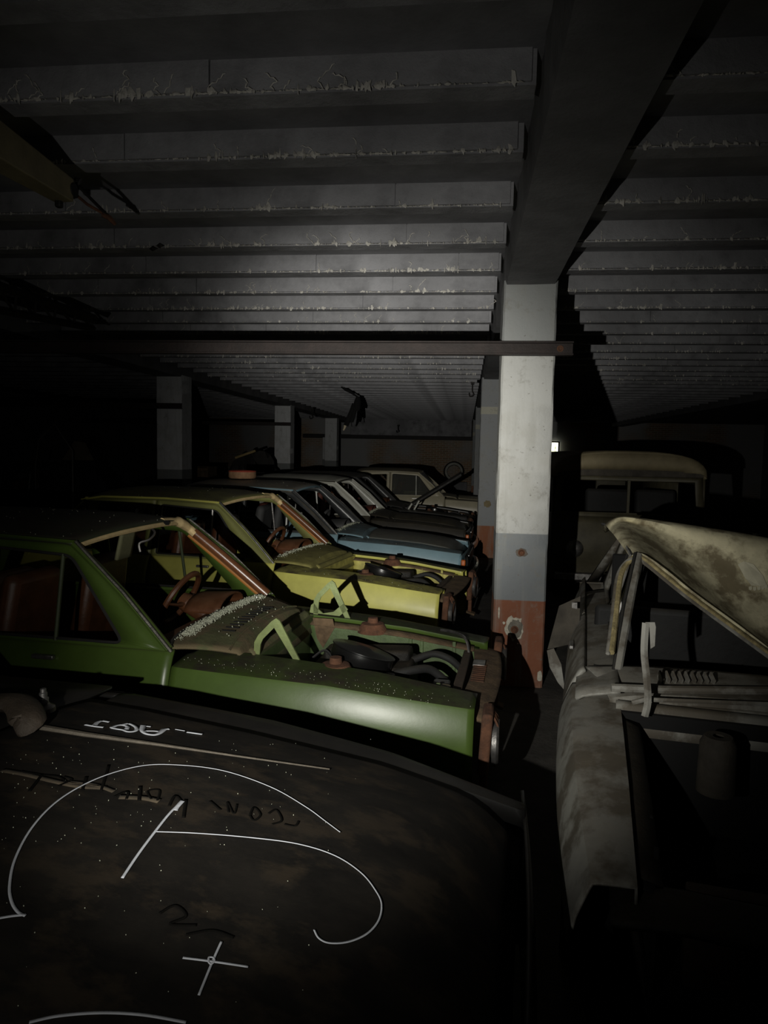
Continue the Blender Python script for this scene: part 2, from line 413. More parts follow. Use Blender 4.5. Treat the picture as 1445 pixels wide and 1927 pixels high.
# ------------------------------------------------------------------ cars
HW = .77
TI = .30                               # width of the flat wing top
ZCR = [(-4.2, .74), (-2.4, .795), (-1.46, .787), (-.7, .750), (0, .674)]
ZTOP = [(-1.6, .815), (-1.33, .803), (-.88, .780), (-.5, .752), (0, .684)]
def zcr(s): return interp(s, ZCR)
def ztop(s): return interp(s, ZTOP)
def hoodz(s, y):                       # closed bonnet, y from centre
    a = abs(y) / (HW - TI)
    return ztop(s) + .055 * (1 - a ** 2.2) * min(1, (-s + .05) * 3) - .10 * max(0, 1 + s / .22) ** 2
ARCH = [(-.66, .20, .25), (-3.2, .20, .25)]
def archz(s):
    z = .22
    for c, zc, r in ARCH:
        if abs(s - c) < r: z = max(z, zc + math.sqrt(r * r - (s - c) ** 2))
    return z
FPROF = [(1.01, 'T', -.05), (1.0, 'T', 0), (.55, 'T', -.002), (.030, 'C', .004), (.014, 'C', 0), (.006, 'C', -.014), (-.012, 'C', -.06), (-.030, 'C', -.11),
         (-.040, 'C', -.16), (-.043, 'C', -.20), (-.038, 'C', -.26), (-.028, 'C', -.32), (-.012, 'A', .36), (.01, 'A', .28), (.03, 'A', .22)]
DPROF = [(.06, 'B', .010), (.045, 'B', -.004), (.034, 'B', -.02), (.014, 'C', .002), (.006, 'C', -.014), (-.010, 'C', -.06), (-.024, 'C', -.11),
         (-.032, 'C', -.16), (-.034, 'C', -.20), (-.031, 'C', -.26), (-.024, 'C', -.32), (-.010, 'A', .36), (.01, 'A', .28), (.03, 'A', .22)]
def side_sheet(prof, s0, s1, n, sgn, zb=.85, wmul=1.0):
    def fn(u, v):
        s = lerp(s0, s1, u); k = int(round(v * (len(prof) - 1))); t, a, dz = prof[k]
        fr = t if a == 'T' else 0; t = t * TI if a == 'T' else t
        z = {'T': ztop(s) + dz, 'C': zcr(s) + dz, 'A': dz, 'B': zb + dz}[a]
        z = max(z, archz(s)) if a in 'CA' else z
        z = min(z, zcr(s) + .014) if a == 'A' else z
        u_ = max(0, (s + 1.46) / 1.46); tp = .085 * u_ * u_ * max(0, 1 - fr)
        return (s, sgn * (HW - t - tp), z)
    return MB().grid(fn, n, len(prof) - 1)
def loop_pts(corners, per=6, rad=.0, arc=4):
    """closed polygon -> evenly matched list; corners (s,z) with optional radius"""
    out = []; k = len(corners)
    for i in range(k):
        p0, p1, p2 = [Vector(c[:2]) for c in (corners[i - 1], corners[i], corners[(i + 1) % k])]
        r = corners[i][2] if len(corners[i]) > 2 else rad
        d0 = (p0 - p1).normalized(); d2 = (p2 - p1).normalized()
        a, b = p1 + d0 * r, p1 + d2 * r
        for q in range(arc + 1):
            t = q / arc; out.append((1 - t) ** 2 * a + 2 * t * (1 - t) * p1 + t * t * b)
        nx = corners[(i + 1) % k]; rn = nx[2] if len(nx) > 2 else rad
        e = p2 - d2 * rn
        for q in range(1, per): out.append(b.lerp(e, q / per))
    return out

def crumbs(pts, seed, smin=.004, smax=.011):
    r = random.Random(seed); mb = MB()
    for p in pts:
        sz = r.uniform(smin, smax)
        mb.box(p, (sz, sz * r.uniform(.6, 1.2), sz * r.uniform(.4, 1)), (r.uniform(0, 3), r.uniform(0, 3), r.uniform(0, 3)))
    return mb

def wheel(parent, s, y, flat=0):
    sg = 1 if y > 0 else -1
    Mx = Matrix.Translation((s, y, .295)) @ Matrix.Rotation(-sg * PI / 2, 4, 'X')
    w = MB().lathe([(.19, -.07), (.27, -.085), (.292, -.06), (.297, 0), (.292, .06), (.27, .085), (.19, .07), (.185, 0), (.19, -.07)], 28, Mx).build('tyre', M_tire, parent)
    MB().lathe([(.19, -.05), (.17, .04), (.13, .02), (.09, .05), (.05, .055), (0, .06)], 24, Mx).build('rim', M_dullchrome, w)

def wreck_side(P, sg): return bool(P.get('wreck')) and sg > 0
def make_car(P):
    th = math.radians(P['th']); hw = HW
    nx, ny = math.sin(th), math.cos(th)
    T = thing('car', P['label'], 'car', (P['X'] + nx * hw, P['Y'] + ny * hw, 0), -th, 'abandoned cars parked side by side')
    T.scale = (1, P.get('ws', 1.0), P.get('zs', 1.0))
    T.location = (P['X'] + nx * hw * P.get('ws', 1.0), P['Y'] + ny * hw * P.get('ws', 1.0), 0)
    body = P['paint']; inside = P.get('inside', body); dirty = P.get('dirty', M_dirt)
    for sg in (-1, 1):
        side_sheet(FPROF, -1.462, 0, 44, sg).build('front_wing', body, T, solid=.008, angle=32)
        dr = side_sheet(DPROF, -2.72, -1.470, 26, sg).build('front_door', body, T, solid=.02, angle=32)
        side_sheet(DPROF, -4.15, -2.728, 44, sg).build('rear_quarter', body, T, solid=.008, angle=32)
        MB().box((-2.15, sg * (hw + .005), .79), (.12, .025, .022)).build('door_handle', M_dullchrome, dr, bevel=.004)
        if wreck_side(P, sg): continue
        # greenhouse side frames
        ib, it = P.get('ins', (.05, .15))
        def G(p): return (p[0], sg * (hw - lerp(ib, it, (p[1] - .85) / .48)), p[1])
        o = loop_pts([(-1.50, .845, .02), (-2.075, 1.345, .05), (-2.72, 1.375, .01), (-2.72, .85, .01)])
        i = loop_pts([(-1.745, .872, .05), (-2.085, 1.285, .05), (-2.665, 1.315, .03), (-2.665, .872, .02)])
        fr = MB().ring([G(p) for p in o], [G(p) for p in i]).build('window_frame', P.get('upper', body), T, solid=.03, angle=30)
        MB().tube([G((p[0], p[1])) for p in i], .008, 6, closed=True).build('window_seal', M_rubber, fr)
        MB().tube([G((-2.12, .86)), G((-2.13, 1.29))], .010, 6).build('quarter_light_bar', P.get('bar', M_dullchrome), fr)
        o = loop_pts([(-2.73, .85, .01), (-2.73, 1.375, .01), (-3.48, 1.345, .06), (-4.02, .85, .02)])
        i = loop_pts([(-2.80, .872, .02), (-2.80, 1.315, .03), (-3.36, 1.29, .06), (-3.60, .872, .05)])
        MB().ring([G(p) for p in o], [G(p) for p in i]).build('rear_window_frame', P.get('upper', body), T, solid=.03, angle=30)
        # windscreen pillar (outer) and its chrome strip
        if P.get('wreck') and sg > 0: continue
        A0, A1 = (-1.50, sg * (hw - ib - .015), .855), (-2.075, sg * (hw - it - .005), 1.345)
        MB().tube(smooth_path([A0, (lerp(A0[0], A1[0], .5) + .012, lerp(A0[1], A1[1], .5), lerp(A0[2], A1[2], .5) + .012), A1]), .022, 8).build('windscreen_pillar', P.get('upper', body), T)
        off = Vector((.02, sg * .018, .014))
        MB().tube([Vector(A0) + off + Vector((-.0, 0, -.02)), Vector(A0).lerp(Vector(A1), .5) + off * 1.5, Vector(A1) + off], .009, 6).build('windscreen_trim', P.get('trim', M_dullchrome), T)
        if sg > 0 and P.get('pad'):
            pts = [Vector(A0) + Vector((-.0, -.045, .01)), Vector(A0).lerp(Vector(A1), .5) + Vector((-.0, -.05, .012)), Vector(A0).lerp(Vector(A1), .86) + Vector((0, -.05, .004))]
            MB().tube(smooth_path(pts), [.034] * 5 + [.032] * 8, 12).build('pillar_padding', M_brownpad, T)
            MB().tube([p + Vector((-.035, -.012, -.022)) for p in smooth_path(pts)], .010, 6).build('pillar_piping', M_orange, T)
            q0 = pts[2]
            MB().tube(smooth_path([q0 - Vector((-.01, 0, .012)), Vector(A1) + Vector((.045, -.06, -.03)), Vector((-2.045, .42, 1.368)), Vector((-2.05, .25, 1.382))]), [.036] * 7 + [.04] * 5 + [.024] * 7, 10, flat=.8).build('pillar_top_padding', M_cream, T)
        if not P.get('wreck'): wheel(T, -.66, sg * (hw - .10)); wheel(T, -3.2, sg * (hw - .10))
    # roof
    wreck = P.get('wreck')
    it = P.get('ins', (.05, .15))[1]
    def roof(u, v):
        s = lerp(-2.06, -3.52, u); y = lerp(-1, 1, v) * (hw - it + .012)
        a = abs(2 * v - 1)
        z = 1.362 + .012 * math.sin(min(1, u * 2) * PI / 2) + .072 * (1 - a ** 2.4) * min(1, .55 + u * 2.2) - .05 * max(0, u - .8) * 5 * (u - .8) * 4
        s += .05 * (1 - a * a) * (1 - u)
        if u == 0: z -= .012
        return (s, y, z)
    rf = T if wreck else MB().grid(roof, 24, 24).build('roof', P.get('roofm', body), T, solid=.022, angle=35)
    for sg in () if wreck else (-1, 1):
        MB().tube([(-2.06, sg * (hw - it + .016), 1.358), (-2.6, sg * (hw - it + .018), 1.378), (-3.3, sg * (hw - it + .016), 1.37), (-3.55, sg * (hw - it), 1.33)], .009, 6).build('rain_gutter', body, rf)
    def hdr(v, dz, ds): p = roof(0, v); return (p[0] + ds, p[1] * .97, p[2] + dz)
    if not wreck: MB().tube([hdr(v / 14, -.018, -.01) for v in range(15)], .017, 8).build('windscreen_header', M_cream if P.get('pad') else body, T)
    # rear screen, boot, tail
    MB().rows([[(lerp(-3.50, -4.0, u), y * lerp(hw - it, hw - .08, u) / .7, lerp(1.36, .86, u)) for y in (-.7, -.62)] for u in (0, .5, 1)]).build('rear_pillar', body, T, solid=.02)
    MB().rows([[(lerp(-3.50, -4.0, u), y * lerp(hw - it, hw - .08, u) / .7, lerp(1.36, .86, u)) for y in (.62, .7)] for u in (0, .5, 1)]).build('rear_pillar', body, T, solid=.02)
    MB().grid(lambda u, v: (lerp(-3.98, -4.16, u), lerp(-.75, .75, v), .86 - .3 * u ** 3 - .02 * (2 * v - 1) ** 2), 8, 10).build('boot_lid', body, T, solid=.01)
    MB().box((-4.15, 0, .42), (.06, 1.48, .36)).build('rear_panel', body, T, bevel=.02)
    if P.get('wreck'):
        for sg in (-1, 1): wheel(T, -.66, sg * (hw - .10)); wheel(T, -3.2, sg * (hw - .10))
    # floor pan, sill, bulkhead
    MB().box((-2.5, 0, .26), (3.2, 1.42, .04)).build('floor_pan', M_engine, T, smooth=False)
    bulk = MB().box((-1.13, 0, .53), (.03, 2 * (HW - TI), .52)).build('bulkhead', P.get('bulk', inside), T, smooth=False)
    # cowl
    def cowl(u, v):
        a = abs(2 * v - 1); y = (2 * v - 1) * lerp(.70, HW - TI + .035, u ** .7)
        s = lerp(-1.50 - .07 * (1 - a ** 6), -1.17 - .03 * (1 - a), u)
        z = .862 + .018 * (1 - a * a) - .035 * u * u - (.03 * a ** 4 * u)
        if u > .92: z -= .03
        return (s, y, z)
    if P.get('hoodback'): cowl0 = cowl; cowl = lambda u, v: tuple(np.array(cowl0(u, v)) - (0, 0, .04))
    cw = MB().grid(cowl, 14, 24).build('cowl', P.get('cowlm', body), T, solid=.012, angle=35)
    MB().rows([[(s_, y_ / 10 * (HW - TI + .02), z_) for y_ in range(-10, 11)] for s_, z_ in ((-1.175, .815), (-1.155, .80), (-1.13, .745), (-1.115, .69))]).build('cowl_front', P.get('cowlm', body), T, solid=.01)
    if P.get('near'):
        r = random.Random(5)
        for q in range(11):
            v = .22 + .052 * q; p = cowl(.55, v)
            mbs = MB().box((p[0] + .0, p[1], p[2] + .0045), (.075, .010, .006), (0, 0, r.uniform(-.12, .12)))
            mbs.build('vent_slot', M_black, cw, smooth=False)
        MB().tube([cowl(.72, v / 12) + np.array((0, 0, .004)) if False else tuple(np.array(cowl(.74, v / 12)) + (0, 0, .003)) for v in range(13)], .006, 5).build('cowl_rib', P.get('cowlm', body), cw)
        MB().tube([tuple(np.array(cowl(0, .02 + .96 * v / 24)) + (.004, 0, .006)) for v in range(25)], .009, 6).build('windscreen_rubber', M_rubber, cw)
    if P.get('crumbs'):
        r = random.Random(P['crumbs']); pts = []
        for _ in range(P.get('ncr', 900)):
            v = r.uniform(.12, .93) if r.random() < .93 else r.uniform(.05, .95); u = abs(r.gauss(.11, .045))
            if r.random() < .015: u = r.uniform(.2, .95)
            p = cowl(max(0, min(.9, u)), v); pts.append((p[0], p[1], p[2] + r.uniform(.004, .016)))
        crumbs(pts, 3, .0025, .0065).build('glass_crumbs', M_glasscrumb, T, smooth=False, kind='stuff')
        pts = []
        for _ in range(P.get('ncr', 900) // 26):
            s = -1.45 * r.random() ** .8; y = -(hw - r.uniform(.03, .18)); pts.append((s, y, ztop(s) - .004))
        for _ in range(60):
            u, v = r.random() * .7, r.random(); p = roof(u, v); pts.append((p[0], p[1], p[2] + .002))
        crumbs(pts, 4, .0012, .0035).build('glass_specks', M_glasscrumb, T, smooth=False, kind='stuff')
    # dashboard, seats, wheel
    im = P.get('trimcol', M_brown)
    MB().grid(lambda u, v: (lerp(-1.52, -1.80, u), lerp(-.66, .66, v), .862 - .05 * u - .22 * max(0, u - .7) / .3 + .0), 10, 8).build('dashboard', im, T, solid=.02)
    if P.get('seats', True):
        for y in (-.36, .36):
            st = MB().box((-2.25, y, .46), (.5, .5, .16), (0, -.1, 0)).build('seat_cushion', im, T, bevel=.05)
            bk = MB(); bk.box((-2.56, y, .82), (.13, .5, .66), (0, .16, 0), taper=.82); bk.build('seat_backrest', im, T, bevel=.045)
        MB().box((-3.3, 0, .74), (.14, 1.22, .5), (0, .2, 0)).build('rear_bench', im, T, bevel=.05)
    if P.get('steer', True):
        sc = Vector((-1.955, .30, .885)); ax = Vector((-.75, 0, .42)).normalized()
        a = Vector((0, 1, 0)); bb = ax.cross(a)
        sw = MB().tube([sc + (a * math.cos(2 * PI * q / 32) + bb * math.sin(2 * PI * q / 32)) * .185 for q in range(32)], .019, 8, closed=True).build('steering_wheel', im, T)
        mb2 = MB()
        mb2.tube([sc - ax * .035, sc - ax * .05 + a * .09, sc + a * .18], [.03, .022, .014], 8, flat=.5); mb2.tube([sc - ax * .035, sc - ax * .05 - a * .09, sc - a * .18], [.03, .022, .014], 8, flat=.5)
        mb2.tube([sc - ax * .01, sc - ax * .06], [.05, .062], 16); mb2.build('wheel_hub', im, sw)
        MB().tube([sc - ax * .06, sc - ax * .22, sc - ax * .36], [.06, .055, .06], 14).build('steering_shroud', im, T)
        MB().grid(lambda u, v: (lerp(-1.60, -1.83, v), .30 + .20 * math.cos(PI * u), .845 + .10 * math.sin(PI * u) * (1 - .15 * v)), 14, 6).build('instrument_hood', im, T, solid=.015)
    # interior mirror / visor
    if P.get('near'):
        vm = MB().grid(lambda u, v: (-2.13 - .04 * v, lerp(-.10, .06, u), 1.352 - .17 * v), 6, 4).build('sun_visor', mat('visor_olive', (.17, .17, .09), .8), T, solid=.016)
        MB().tube(smooth_path([(-2.08, .12, 1.37), (-2.02, .10, 1.33), (-2.03, .05, 1.29), (-2.07, .01, 1.27), (-2.06, .0, 1.22)]), .0075, 6).build('visor_bracket', M_dullchrome, T)
        MB().tube([(-2.03, .17, 1.375), (-2.01, .24, 1.375), (-2.03, .28, 1.372)], [.008, .016, .010], 6).build('mirror_stub', M_black, T)
    # engine bay or bonnet
    if P.get('hood'):
        def hd(u, v):
            s = lerp(P.get('hoodback', -1.165), -.012, u); y = lerp(-1, 1, v) * (HW - TI - .003); return (s, y, hoodz(s, y) + .002)
        hm = MB().grid(hd, 30, 24).build('bonnet', P.get('hoodm', body), T, solid=.012, angle=35)
        P['hoodobj'] = hm
    else:
        for sg in (-1, 1):
            MB().grid(lambda u, v: (lerp(-1.13, -.05, u), sg * lerp(HW - TI, HW - TI - .06, min(1, v * 3)), lerp(ztop(lerp(-1.13, -.05, u)) - .03, .30, max(0, v * 3 - 1) / 2) - .02 * min(1, v * 3)), 16, 6).build('inner_wing', inside, T, solid=.006, angle=30)
            MB().grid(lambda u, v: (lerp(-1.13, -.08, u), sg * lerp(HW - TI + .005, HW - TI - .075, v), ztop(lerp(-1.13, -.08, u)) - .022 - .02 * v), 16, 2).build('wing_shelf', dirty, T, solid=.006)
            for s_ in (-.47, -.40, -.2): MB().box((s_, sg * (HW - TI - .066), .52), (.022, .014, .36)).build('pressed_rib', inside, T, bevel=.004)
            if not P.get('wreck'): MB().lathe([(0, .06), (.03, .06), (.034, .03), (.07, .025), (.085, .0), (.10, -.03)], 20, Matrix.Translation((-.72, sg * (HW - TI - .02), .745))).build('strut_mount', M_rust, T)
        MB().box((-.6, 0, .28), (1.1, 1.0, .04)).build('engine_tray', M_black, T, smooth=False)
        # front crossmember
        MB().grid(lambda u, v: (lerp(-.10, .06, u) + .04 * (1 - (2 * v - 1) ** 2), lerp(-.62, .62, v), .655 - .02 * u ** 2 - .10 * max(0, abs(2 * v - 1) - .72)), 8, 24).build('front_crossmember', dirty, T, solid=.02, angle=40)
        MB().box((-.115, .02, .50), (.05, .86, .30)).build('radiator', mat('radiator_core', (.07, .05, .035), .8, bump=.6, scale=30), T, bevel=.008)
        if P.get('near'):
            mbx = MB()
            for q in range(9): mbx.box((-.02, -.18 + q * .035, .652), (.07, .022, .010))
            mbx.build('slam_panel_louvres', M_rust, T, smooth=False)
            MB().box((-.03, .14, .655), (.07, .10, .014)).build('maker_plate', M_dullchrome, T, bevel=.003)
            MB().tube(smooth_path([(-.30, .55, .73), (-.22, .50, .735), (-.13, .40, .72), (-.10, .36, .60), (-.11, .36, .5)]), .009, 6).build('heater_hose', M_dullchrome, T)
        # engine
        if P.get('engine', True):
            e = MB().box((-.66, 0, .50), (.56, .34, .34), (0, -.05, 0)).build('engine_block', M_engine, T, bevel=.02)
            MB().box((-.66, .06, .69), (.50, .16, .07), (0, -.05, 0)).build('rocker_cover', M_engine, T, bevel=.02)
            Ma = Matrix.Translation((-.64, -.20, .742)) @ Matrix.Rotation(math.radians(15), 4, 'Y') @ Matrix.Rotation(math.radians(-9), 4, 'X')
            ac = MB().lathe([(0, -.035), (.165, -.035), (.17, -.028), (.17, .030), (.176, .034), (.176, .040), (.165, .044), (.05, .046), (.03, .056), (0, .058)], 40, Ma).build('air_cleaner', M_gloss, T)
            MB().tube(smooth_path([(-.46, -.2, .66), (-.36, -.16, .68), (-.28, -.10, .67), (-.2, -.06, .6)]), .023, 10).build('intake_hose', M_rubber, T)
            MB().tube(smooth_path([(-.42, .05, .66), (-.3, .10, .70), (-.2, .10, .68), (-.13, .12, .62)]), .02, 10).build('coolant_hose', M_rubber, T)
            MB().tube([(-.47, -.30, .52), (-.47, -.30, .69)], .030, 12).build('ignition_coil', M_dullchrome, T)
            MB().box((-.20, -.26, .60), (.09, .10, .12)).build('regulator_box', mat('regulator_grey', (.10, .10, .095), .6, bump=.2), T, bevel=.01)
            MB().lathe([(0, .10), (.03, .10), (.045, .06), (.05, -.02), (.05, -.10), (0, -.10)], 16, Matrix.Translation((-.17, -.38, .58))).build('washer_bottle', mat('bottle_tan', (.15, .12, .075), .5), T)
            r = random.Random(9); mbw = MB()
            for q in range(7):
                p0 = Vector((r.uniform(-.95, -.8), r.uniform(-.4, .3), r.uniform(.55, .7))); p1 = p0 + Vector((r.uniform(.1, .5), r.uniform(-.15, .15), r.uniform(-.08, .04)))
                mbw.tube(smooth_path([p0, p0.lerp(p1, .5) + Vector((0, r.uniform(-.06, .06), r.uniform(.02, .08))), p1]), .007, 5)
            mbw.build('wiring', M_rubber, T, kind='stuff')
        if P.get('hinges'):
            hgm = P.get('hingem', body)
            for sg, off, tilt in ((-1, .46, -.03), (1, .50, 0)):
                def plate(name, poly, parent):
                    return MB().prism(poly, lambda p: (p[0] + tilt, sg * off - .006, p[1] + tilt), lambda p: (p[0] + tilt, sg * off + .006, p[1] + tilt)).build(name, hgm, parent, smooth=False)
                lo = .80 if sg < 0 else .765
                a = plate('bonnet_hinge', [(-1.125, lo), (-1.095, lo), (-1.088, .875), (-1.075, .905), (-1.015, .968), (-.905, lo), (-.872, lo), (-.985, 1.005), (-1.005, 1.018), (-1.03, 1.0), (-1.10, .925), (-1.122, .885)], T)
                if sg > 0:
                    plate('hinge_foot', [(-1.15, .80), (-.95, .79), (-.895, .835), (-.925, .872), (-.99, .815), (-1.06, .80), (-1.09, .825), (-1.122, .865), (-1.14, .85)], a)
                    MB().prism([(-1.10, .79), (-.97, .79), (-.955, .735), (-1.03, .60), (-1.07, .66)], lambda p: (p[0], sg * off - .10, p[1]), lambda p: (p[0], sg * off - .09, p[1])).build('hinge_bracket', dirty, a, smooth=False)
    # nose
    if P.get('grille'):
        MB().grid(lambda u, v: (.0 + .045 * (1 - (2 * v - 1) ** 2) - .02 * u, lerp(-.74, .74, v), lerp(.66, .33, u)), 6, 16).build('front_panel', body, T, solid=.012)
        g = MB().box((.05, 0, .56), (.03, .8, .16)).build('grille', M_black, T, bevel=.01)
        mbg = MB()
        for q in range(5): mbg.box((.07, 0, .50 + q * .03), (.012, .8, .008))
        mbg.build('grille_bars', M_chrome, g, smooth=False)
        for sg in (-1, 1):
            Mh = Matrix.Translation((.03, sg * .56, .56)) @ Matrix.Rotation(PI / 2, 4, 'Y')
            MB().lathe([(0, .05), (.06, .045), (.09, .02), (.09, 0)], 24, Mh).build('headlamp', M_dullchrome, T)
            MB().tube([Mh @ Vector((.095 * math.cos(2 * PI * q / 24), .095 * math.sin(2 * PI * q / 24), .015)) for q in range(24)], .010, 6, closed=True).build('headlamp_rim', M_chrome, T)
            MB().box((.03, sg * .715, .58), (.05, .05, .07)).build('indicator', mat('indicator_orange', (.5, .12, .02), .3), T, bevel=.012)
        MB().tube(smooth_path([(-.25, -.80, .42), (.05, -.76, .42), (.12, -.4, .42), (.14, 0, .42), (.12, .4, .42), (.05, .76, .42), (-.25, .8, .42)]), .035, 8, flat=1.4).build('bumper', P.get('bumper', M_chrome), T)
    elif not P.get('nose') and not P.get('wreck'):
        for sg in (-1, 1):
            hp = MB().box((.055, sg * .64, .53), (.05, .17, .29), (0, .05, 0)).build('headlamp_panel', M_rust, T, bevel=.012)
            MB().box((.05, sg * .64, .33), (.035, .05, .16)).build('bumper_bracket', M_rust, hp, bevel=.006)
            MB().box((.06, sg * .635, .25), (.09, .09, .02), (0, .3, 0)).build('bracket_foot', M_dirt, hp, bevel=.004)
            Mh = Matrix.Translation((.085, sg * .63, .52)) @ Matrix.Rotation(PI / 2, 4, 'Y')
            MB().lathe([(.09, .0), (.10, .0), (.105, .02), (.098, .03), (.088, .02), (.06, -.03), (0, -.05)], 24, Mh).build('headlamp_bowl', M_dullchrome, hp)
            r = random.Random(3 + sg); mbw = MB()
            for q in range(4):
                mbw.tube(smooth_path([(.08, sg * .66 + r.uniform(-.05, .05), .66), (.11, sg * .66 + r.uniform(-.07, .07), .6), (.10, sg * .64 + r.uniform(-.07, .07), .5), (.1, sg * .64, .40 + r.uniform(0, .05))]), .006, 5)
            mbw.build('loose_wires', M_rust, hp)
    if P.get('gshift'):
        for ch in T.children:
            if ch.name.split('.')[0] in ('windscreen_pillar', 'windscreen_trim', 'window_frame', 'rear_window_frame', 'roof', 'windscreen_header', 'rear_pillar', 'dashboard', 'instrument_hood', 'seat_cushion', 'seat_backrest', 'rear_bench'):
                ch.location.x += P['gshift']
        MB().grid(lambda u, v: (lerp(-1.53, -2.16, u), lerp(-.72, .72, v), .878 + .018 * (1 - (2 * v - 1) ** 2)), 4, 12).build('scuttle', body, T, solid=.01)
    if P.get('nose'):
        MB().grid(lambda u, v: (-.005 + .03 * (1 - (2 * v - 1) ** 2) + .02 * math.sin(PI * u), lerp(-.76, .76, v), lerp(.655, .30, u)), 8, 16).build('front_panel', body, T, solid=.012)
    if P.get('side_glass'):
        gl = glassmat()
        for sg in (-1, 1):
            MB().rows([[(-1.76, sg * .718, .87), (-2.09, sg * .63, 1.29)], [(-2.66, sg * .718, .87), (-2.66, sg * .62, 1.31)]]).build('side_glass', gl, T)
        MB().rows([[(-1.52, -.66, .87), (-2.07, -.58, 1.35)], [(-1.56, 0, .87), (-2.03, 0, 1.40)], [(-1.52, .66, .87), (-2.07, .58, 1.35)]]).build('windscreen', gl, T)
    return T
def glassmat():
    if 'dirty_glass' in MATS: return MATS['dirty_glass']
    M = bpy.data.materials.new('dirty_glass'); M.use_nodes = True; b = M.node_tree.nodes['Principled BSDF']
    b.inputs['Base Color'].default_value = (.5, .5, .45, 1); b.inputs['Transmission Weight'].default_value = .9; b.inputs['Roughness'].default_value = .15; b.inputs['IOR'].default_value = 1.05
    MATS['dirty_glass'] = M; return M

DUST = (.17, .135, .08)
def paint(name, col, **k):
    d = dict(rough=.38, var=.14, scale=5, bump=.03, dust=.75, dustcol=DUST, coat=.25); d.update(k)
    return mat(name, col, **d)
G_body = paint('green_paint', (.060, .100, .019), rough=.34, dust=1., dustcol=(.034, .028, .014), dustlo=.6, coat=.12, spec=.4)
G_roof = paint('green_roof_shaded', (.030, .040, .015), dust=1., dustcol=(.035, .027, .015), rough=.7)  # brown-dusted roof; dimness of the grazing torch light put into the green
G_in = mat('green_inner', (.075, .115, .04), .5, var=.3, scale=9, bump=.2, dust=.6, dustcol=(.13, .09, .05))
G_cowl = mat('green_cowl_dust', (.12, .125, .055), .85, var=.35, scale=9, bump=.35, patch=.5, patchcol=(.16, .12, .065), patchscale=6)
G_hinge = mat('pale_green_hinge', (.17, .21, .075), .5, var=.25, scale=14, bump=.15)
green = make_car(dict(label='dark green car without bonnet, brown steering wheel, second row from the camera', X=.064, Y=3.141, th=4.7, paint=G_body, roofm=G_roof, inside=G_in, cowlm=G_cowl, near=True, pad=True,
                      crumbs=11, ncr=3200, bar=mat('green_bar', (.045, .06, .025), .7, bump=.05), trim=mat('tarnished_strip', (.12, .115, .10), .45, .7, var=.5, scale=25, bump=.3), hinges=True, hingem=G_hinge, bulk=G_in))
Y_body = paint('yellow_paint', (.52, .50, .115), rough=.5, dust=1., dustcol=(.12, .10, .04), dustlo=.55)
Y_roof = paint('yellow_roof_shaded', (.17, .17, .05), rough=.7, dust=.9, dustcol=(.07, .058, .026))  # darker yellow carries the roof's shade in its colour
yellow = make_car(dict(label='yellow-green car without bonnet standing right behind the dark green car', X=-.20, Y=5.80, th=9.5, paint=Y_body, roofm=Y_roof, upper=paint('yellow_upper_shaded', (.20, .205, .065), rough=.55, dust=.6, dustcol=(.07, .06, .03)), inside=mat('yellow_inner', (.42, .38, .10), .6, var=.4, scale=10, bump=.3, dust=.5),  # upper: frame and pillar yellow darkened for the weaker light up there
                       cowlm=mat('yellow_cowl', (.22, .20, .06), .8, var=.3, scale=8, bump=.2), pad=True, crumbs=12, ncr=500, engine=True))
B_body = paint('blue_paint', (.19, .30, .35), rough=.38, dust=.85, dustcol=(.10, .095, .075))
blue = make_car(dict(label='light blue car with its bonnet shut, behind the yellow-green car', X=-.03, Y=8.25, th=4.0, paint=B_body, upper=paint('blue_upper', (.03, .032, .033)), hood=True, hoodm=paint('blue_hood', (.12, .13, .12), dust=.8, dustcol=(.11, .10, .075)),
                     grille=True, crumbs=13, ncr=300, roofm=paint('blue_roof', (.16, .16, .15)), bar=mat('white_bar', (.7, .7, .66), .4), trimcol=mat('grey_trim', (.05, .05, .05), .7)))
K_body = paint('brown_black_paint', (.030, .026, .020), rough=.35, dust=.7, dustcol=(.10, .085, .05))
white_p = mat('white_pillar_paint', (.62, .62, .55), .5, bump=.05)
car4 = make_car(dict(label='dark brown car with white windscreen pillars and dusty bonnet', X=.02, Y=10.85, th=3.0, paint=K_body, hood=True, grille=True, crumbs=14, ncr=300, trim=white_p, upper=paint('white_upper', (.40, .40, .35), dust=.3), roofm=paint('white_roof', (.5, .5, .44), dust=.3),
                     trimcol=mat('red_trim', (.11, .03, .02), .6)))
S_body = paint('silver_paint', (.045, .045, .045), rough=.4, dust=.6, dustcol=(.09, .08, .055))
car5 = make_car(dict(label='dark car with silver windscreen pillars and a propped-up bonnet', X=.05, Y=13.0, th=2.0, paint=S_body, trim=M_chrome, roofm=S_body, engine=True))
beige_p = paint('beige_paint', (.42, .38, .27), dust=.4)
car6 = make_car(dict(label='beige saloon with intact windows before the brick wall', X=1.02, Y=16.1, th=0.0, zs=1.02, paint=beige_p, hood=True, grille=True, side_glass=True, roofm=paint('beige_roof', (.30, .27, .2)), bar=white_p))
car7 = make_car(dict(label='dim blue-black car left of the nearest pale pillar', X=-6.3, Y=12.9, th=2.0, paint=paint('night_blue', (.04, .055, .07)), hood=True, grille=True))
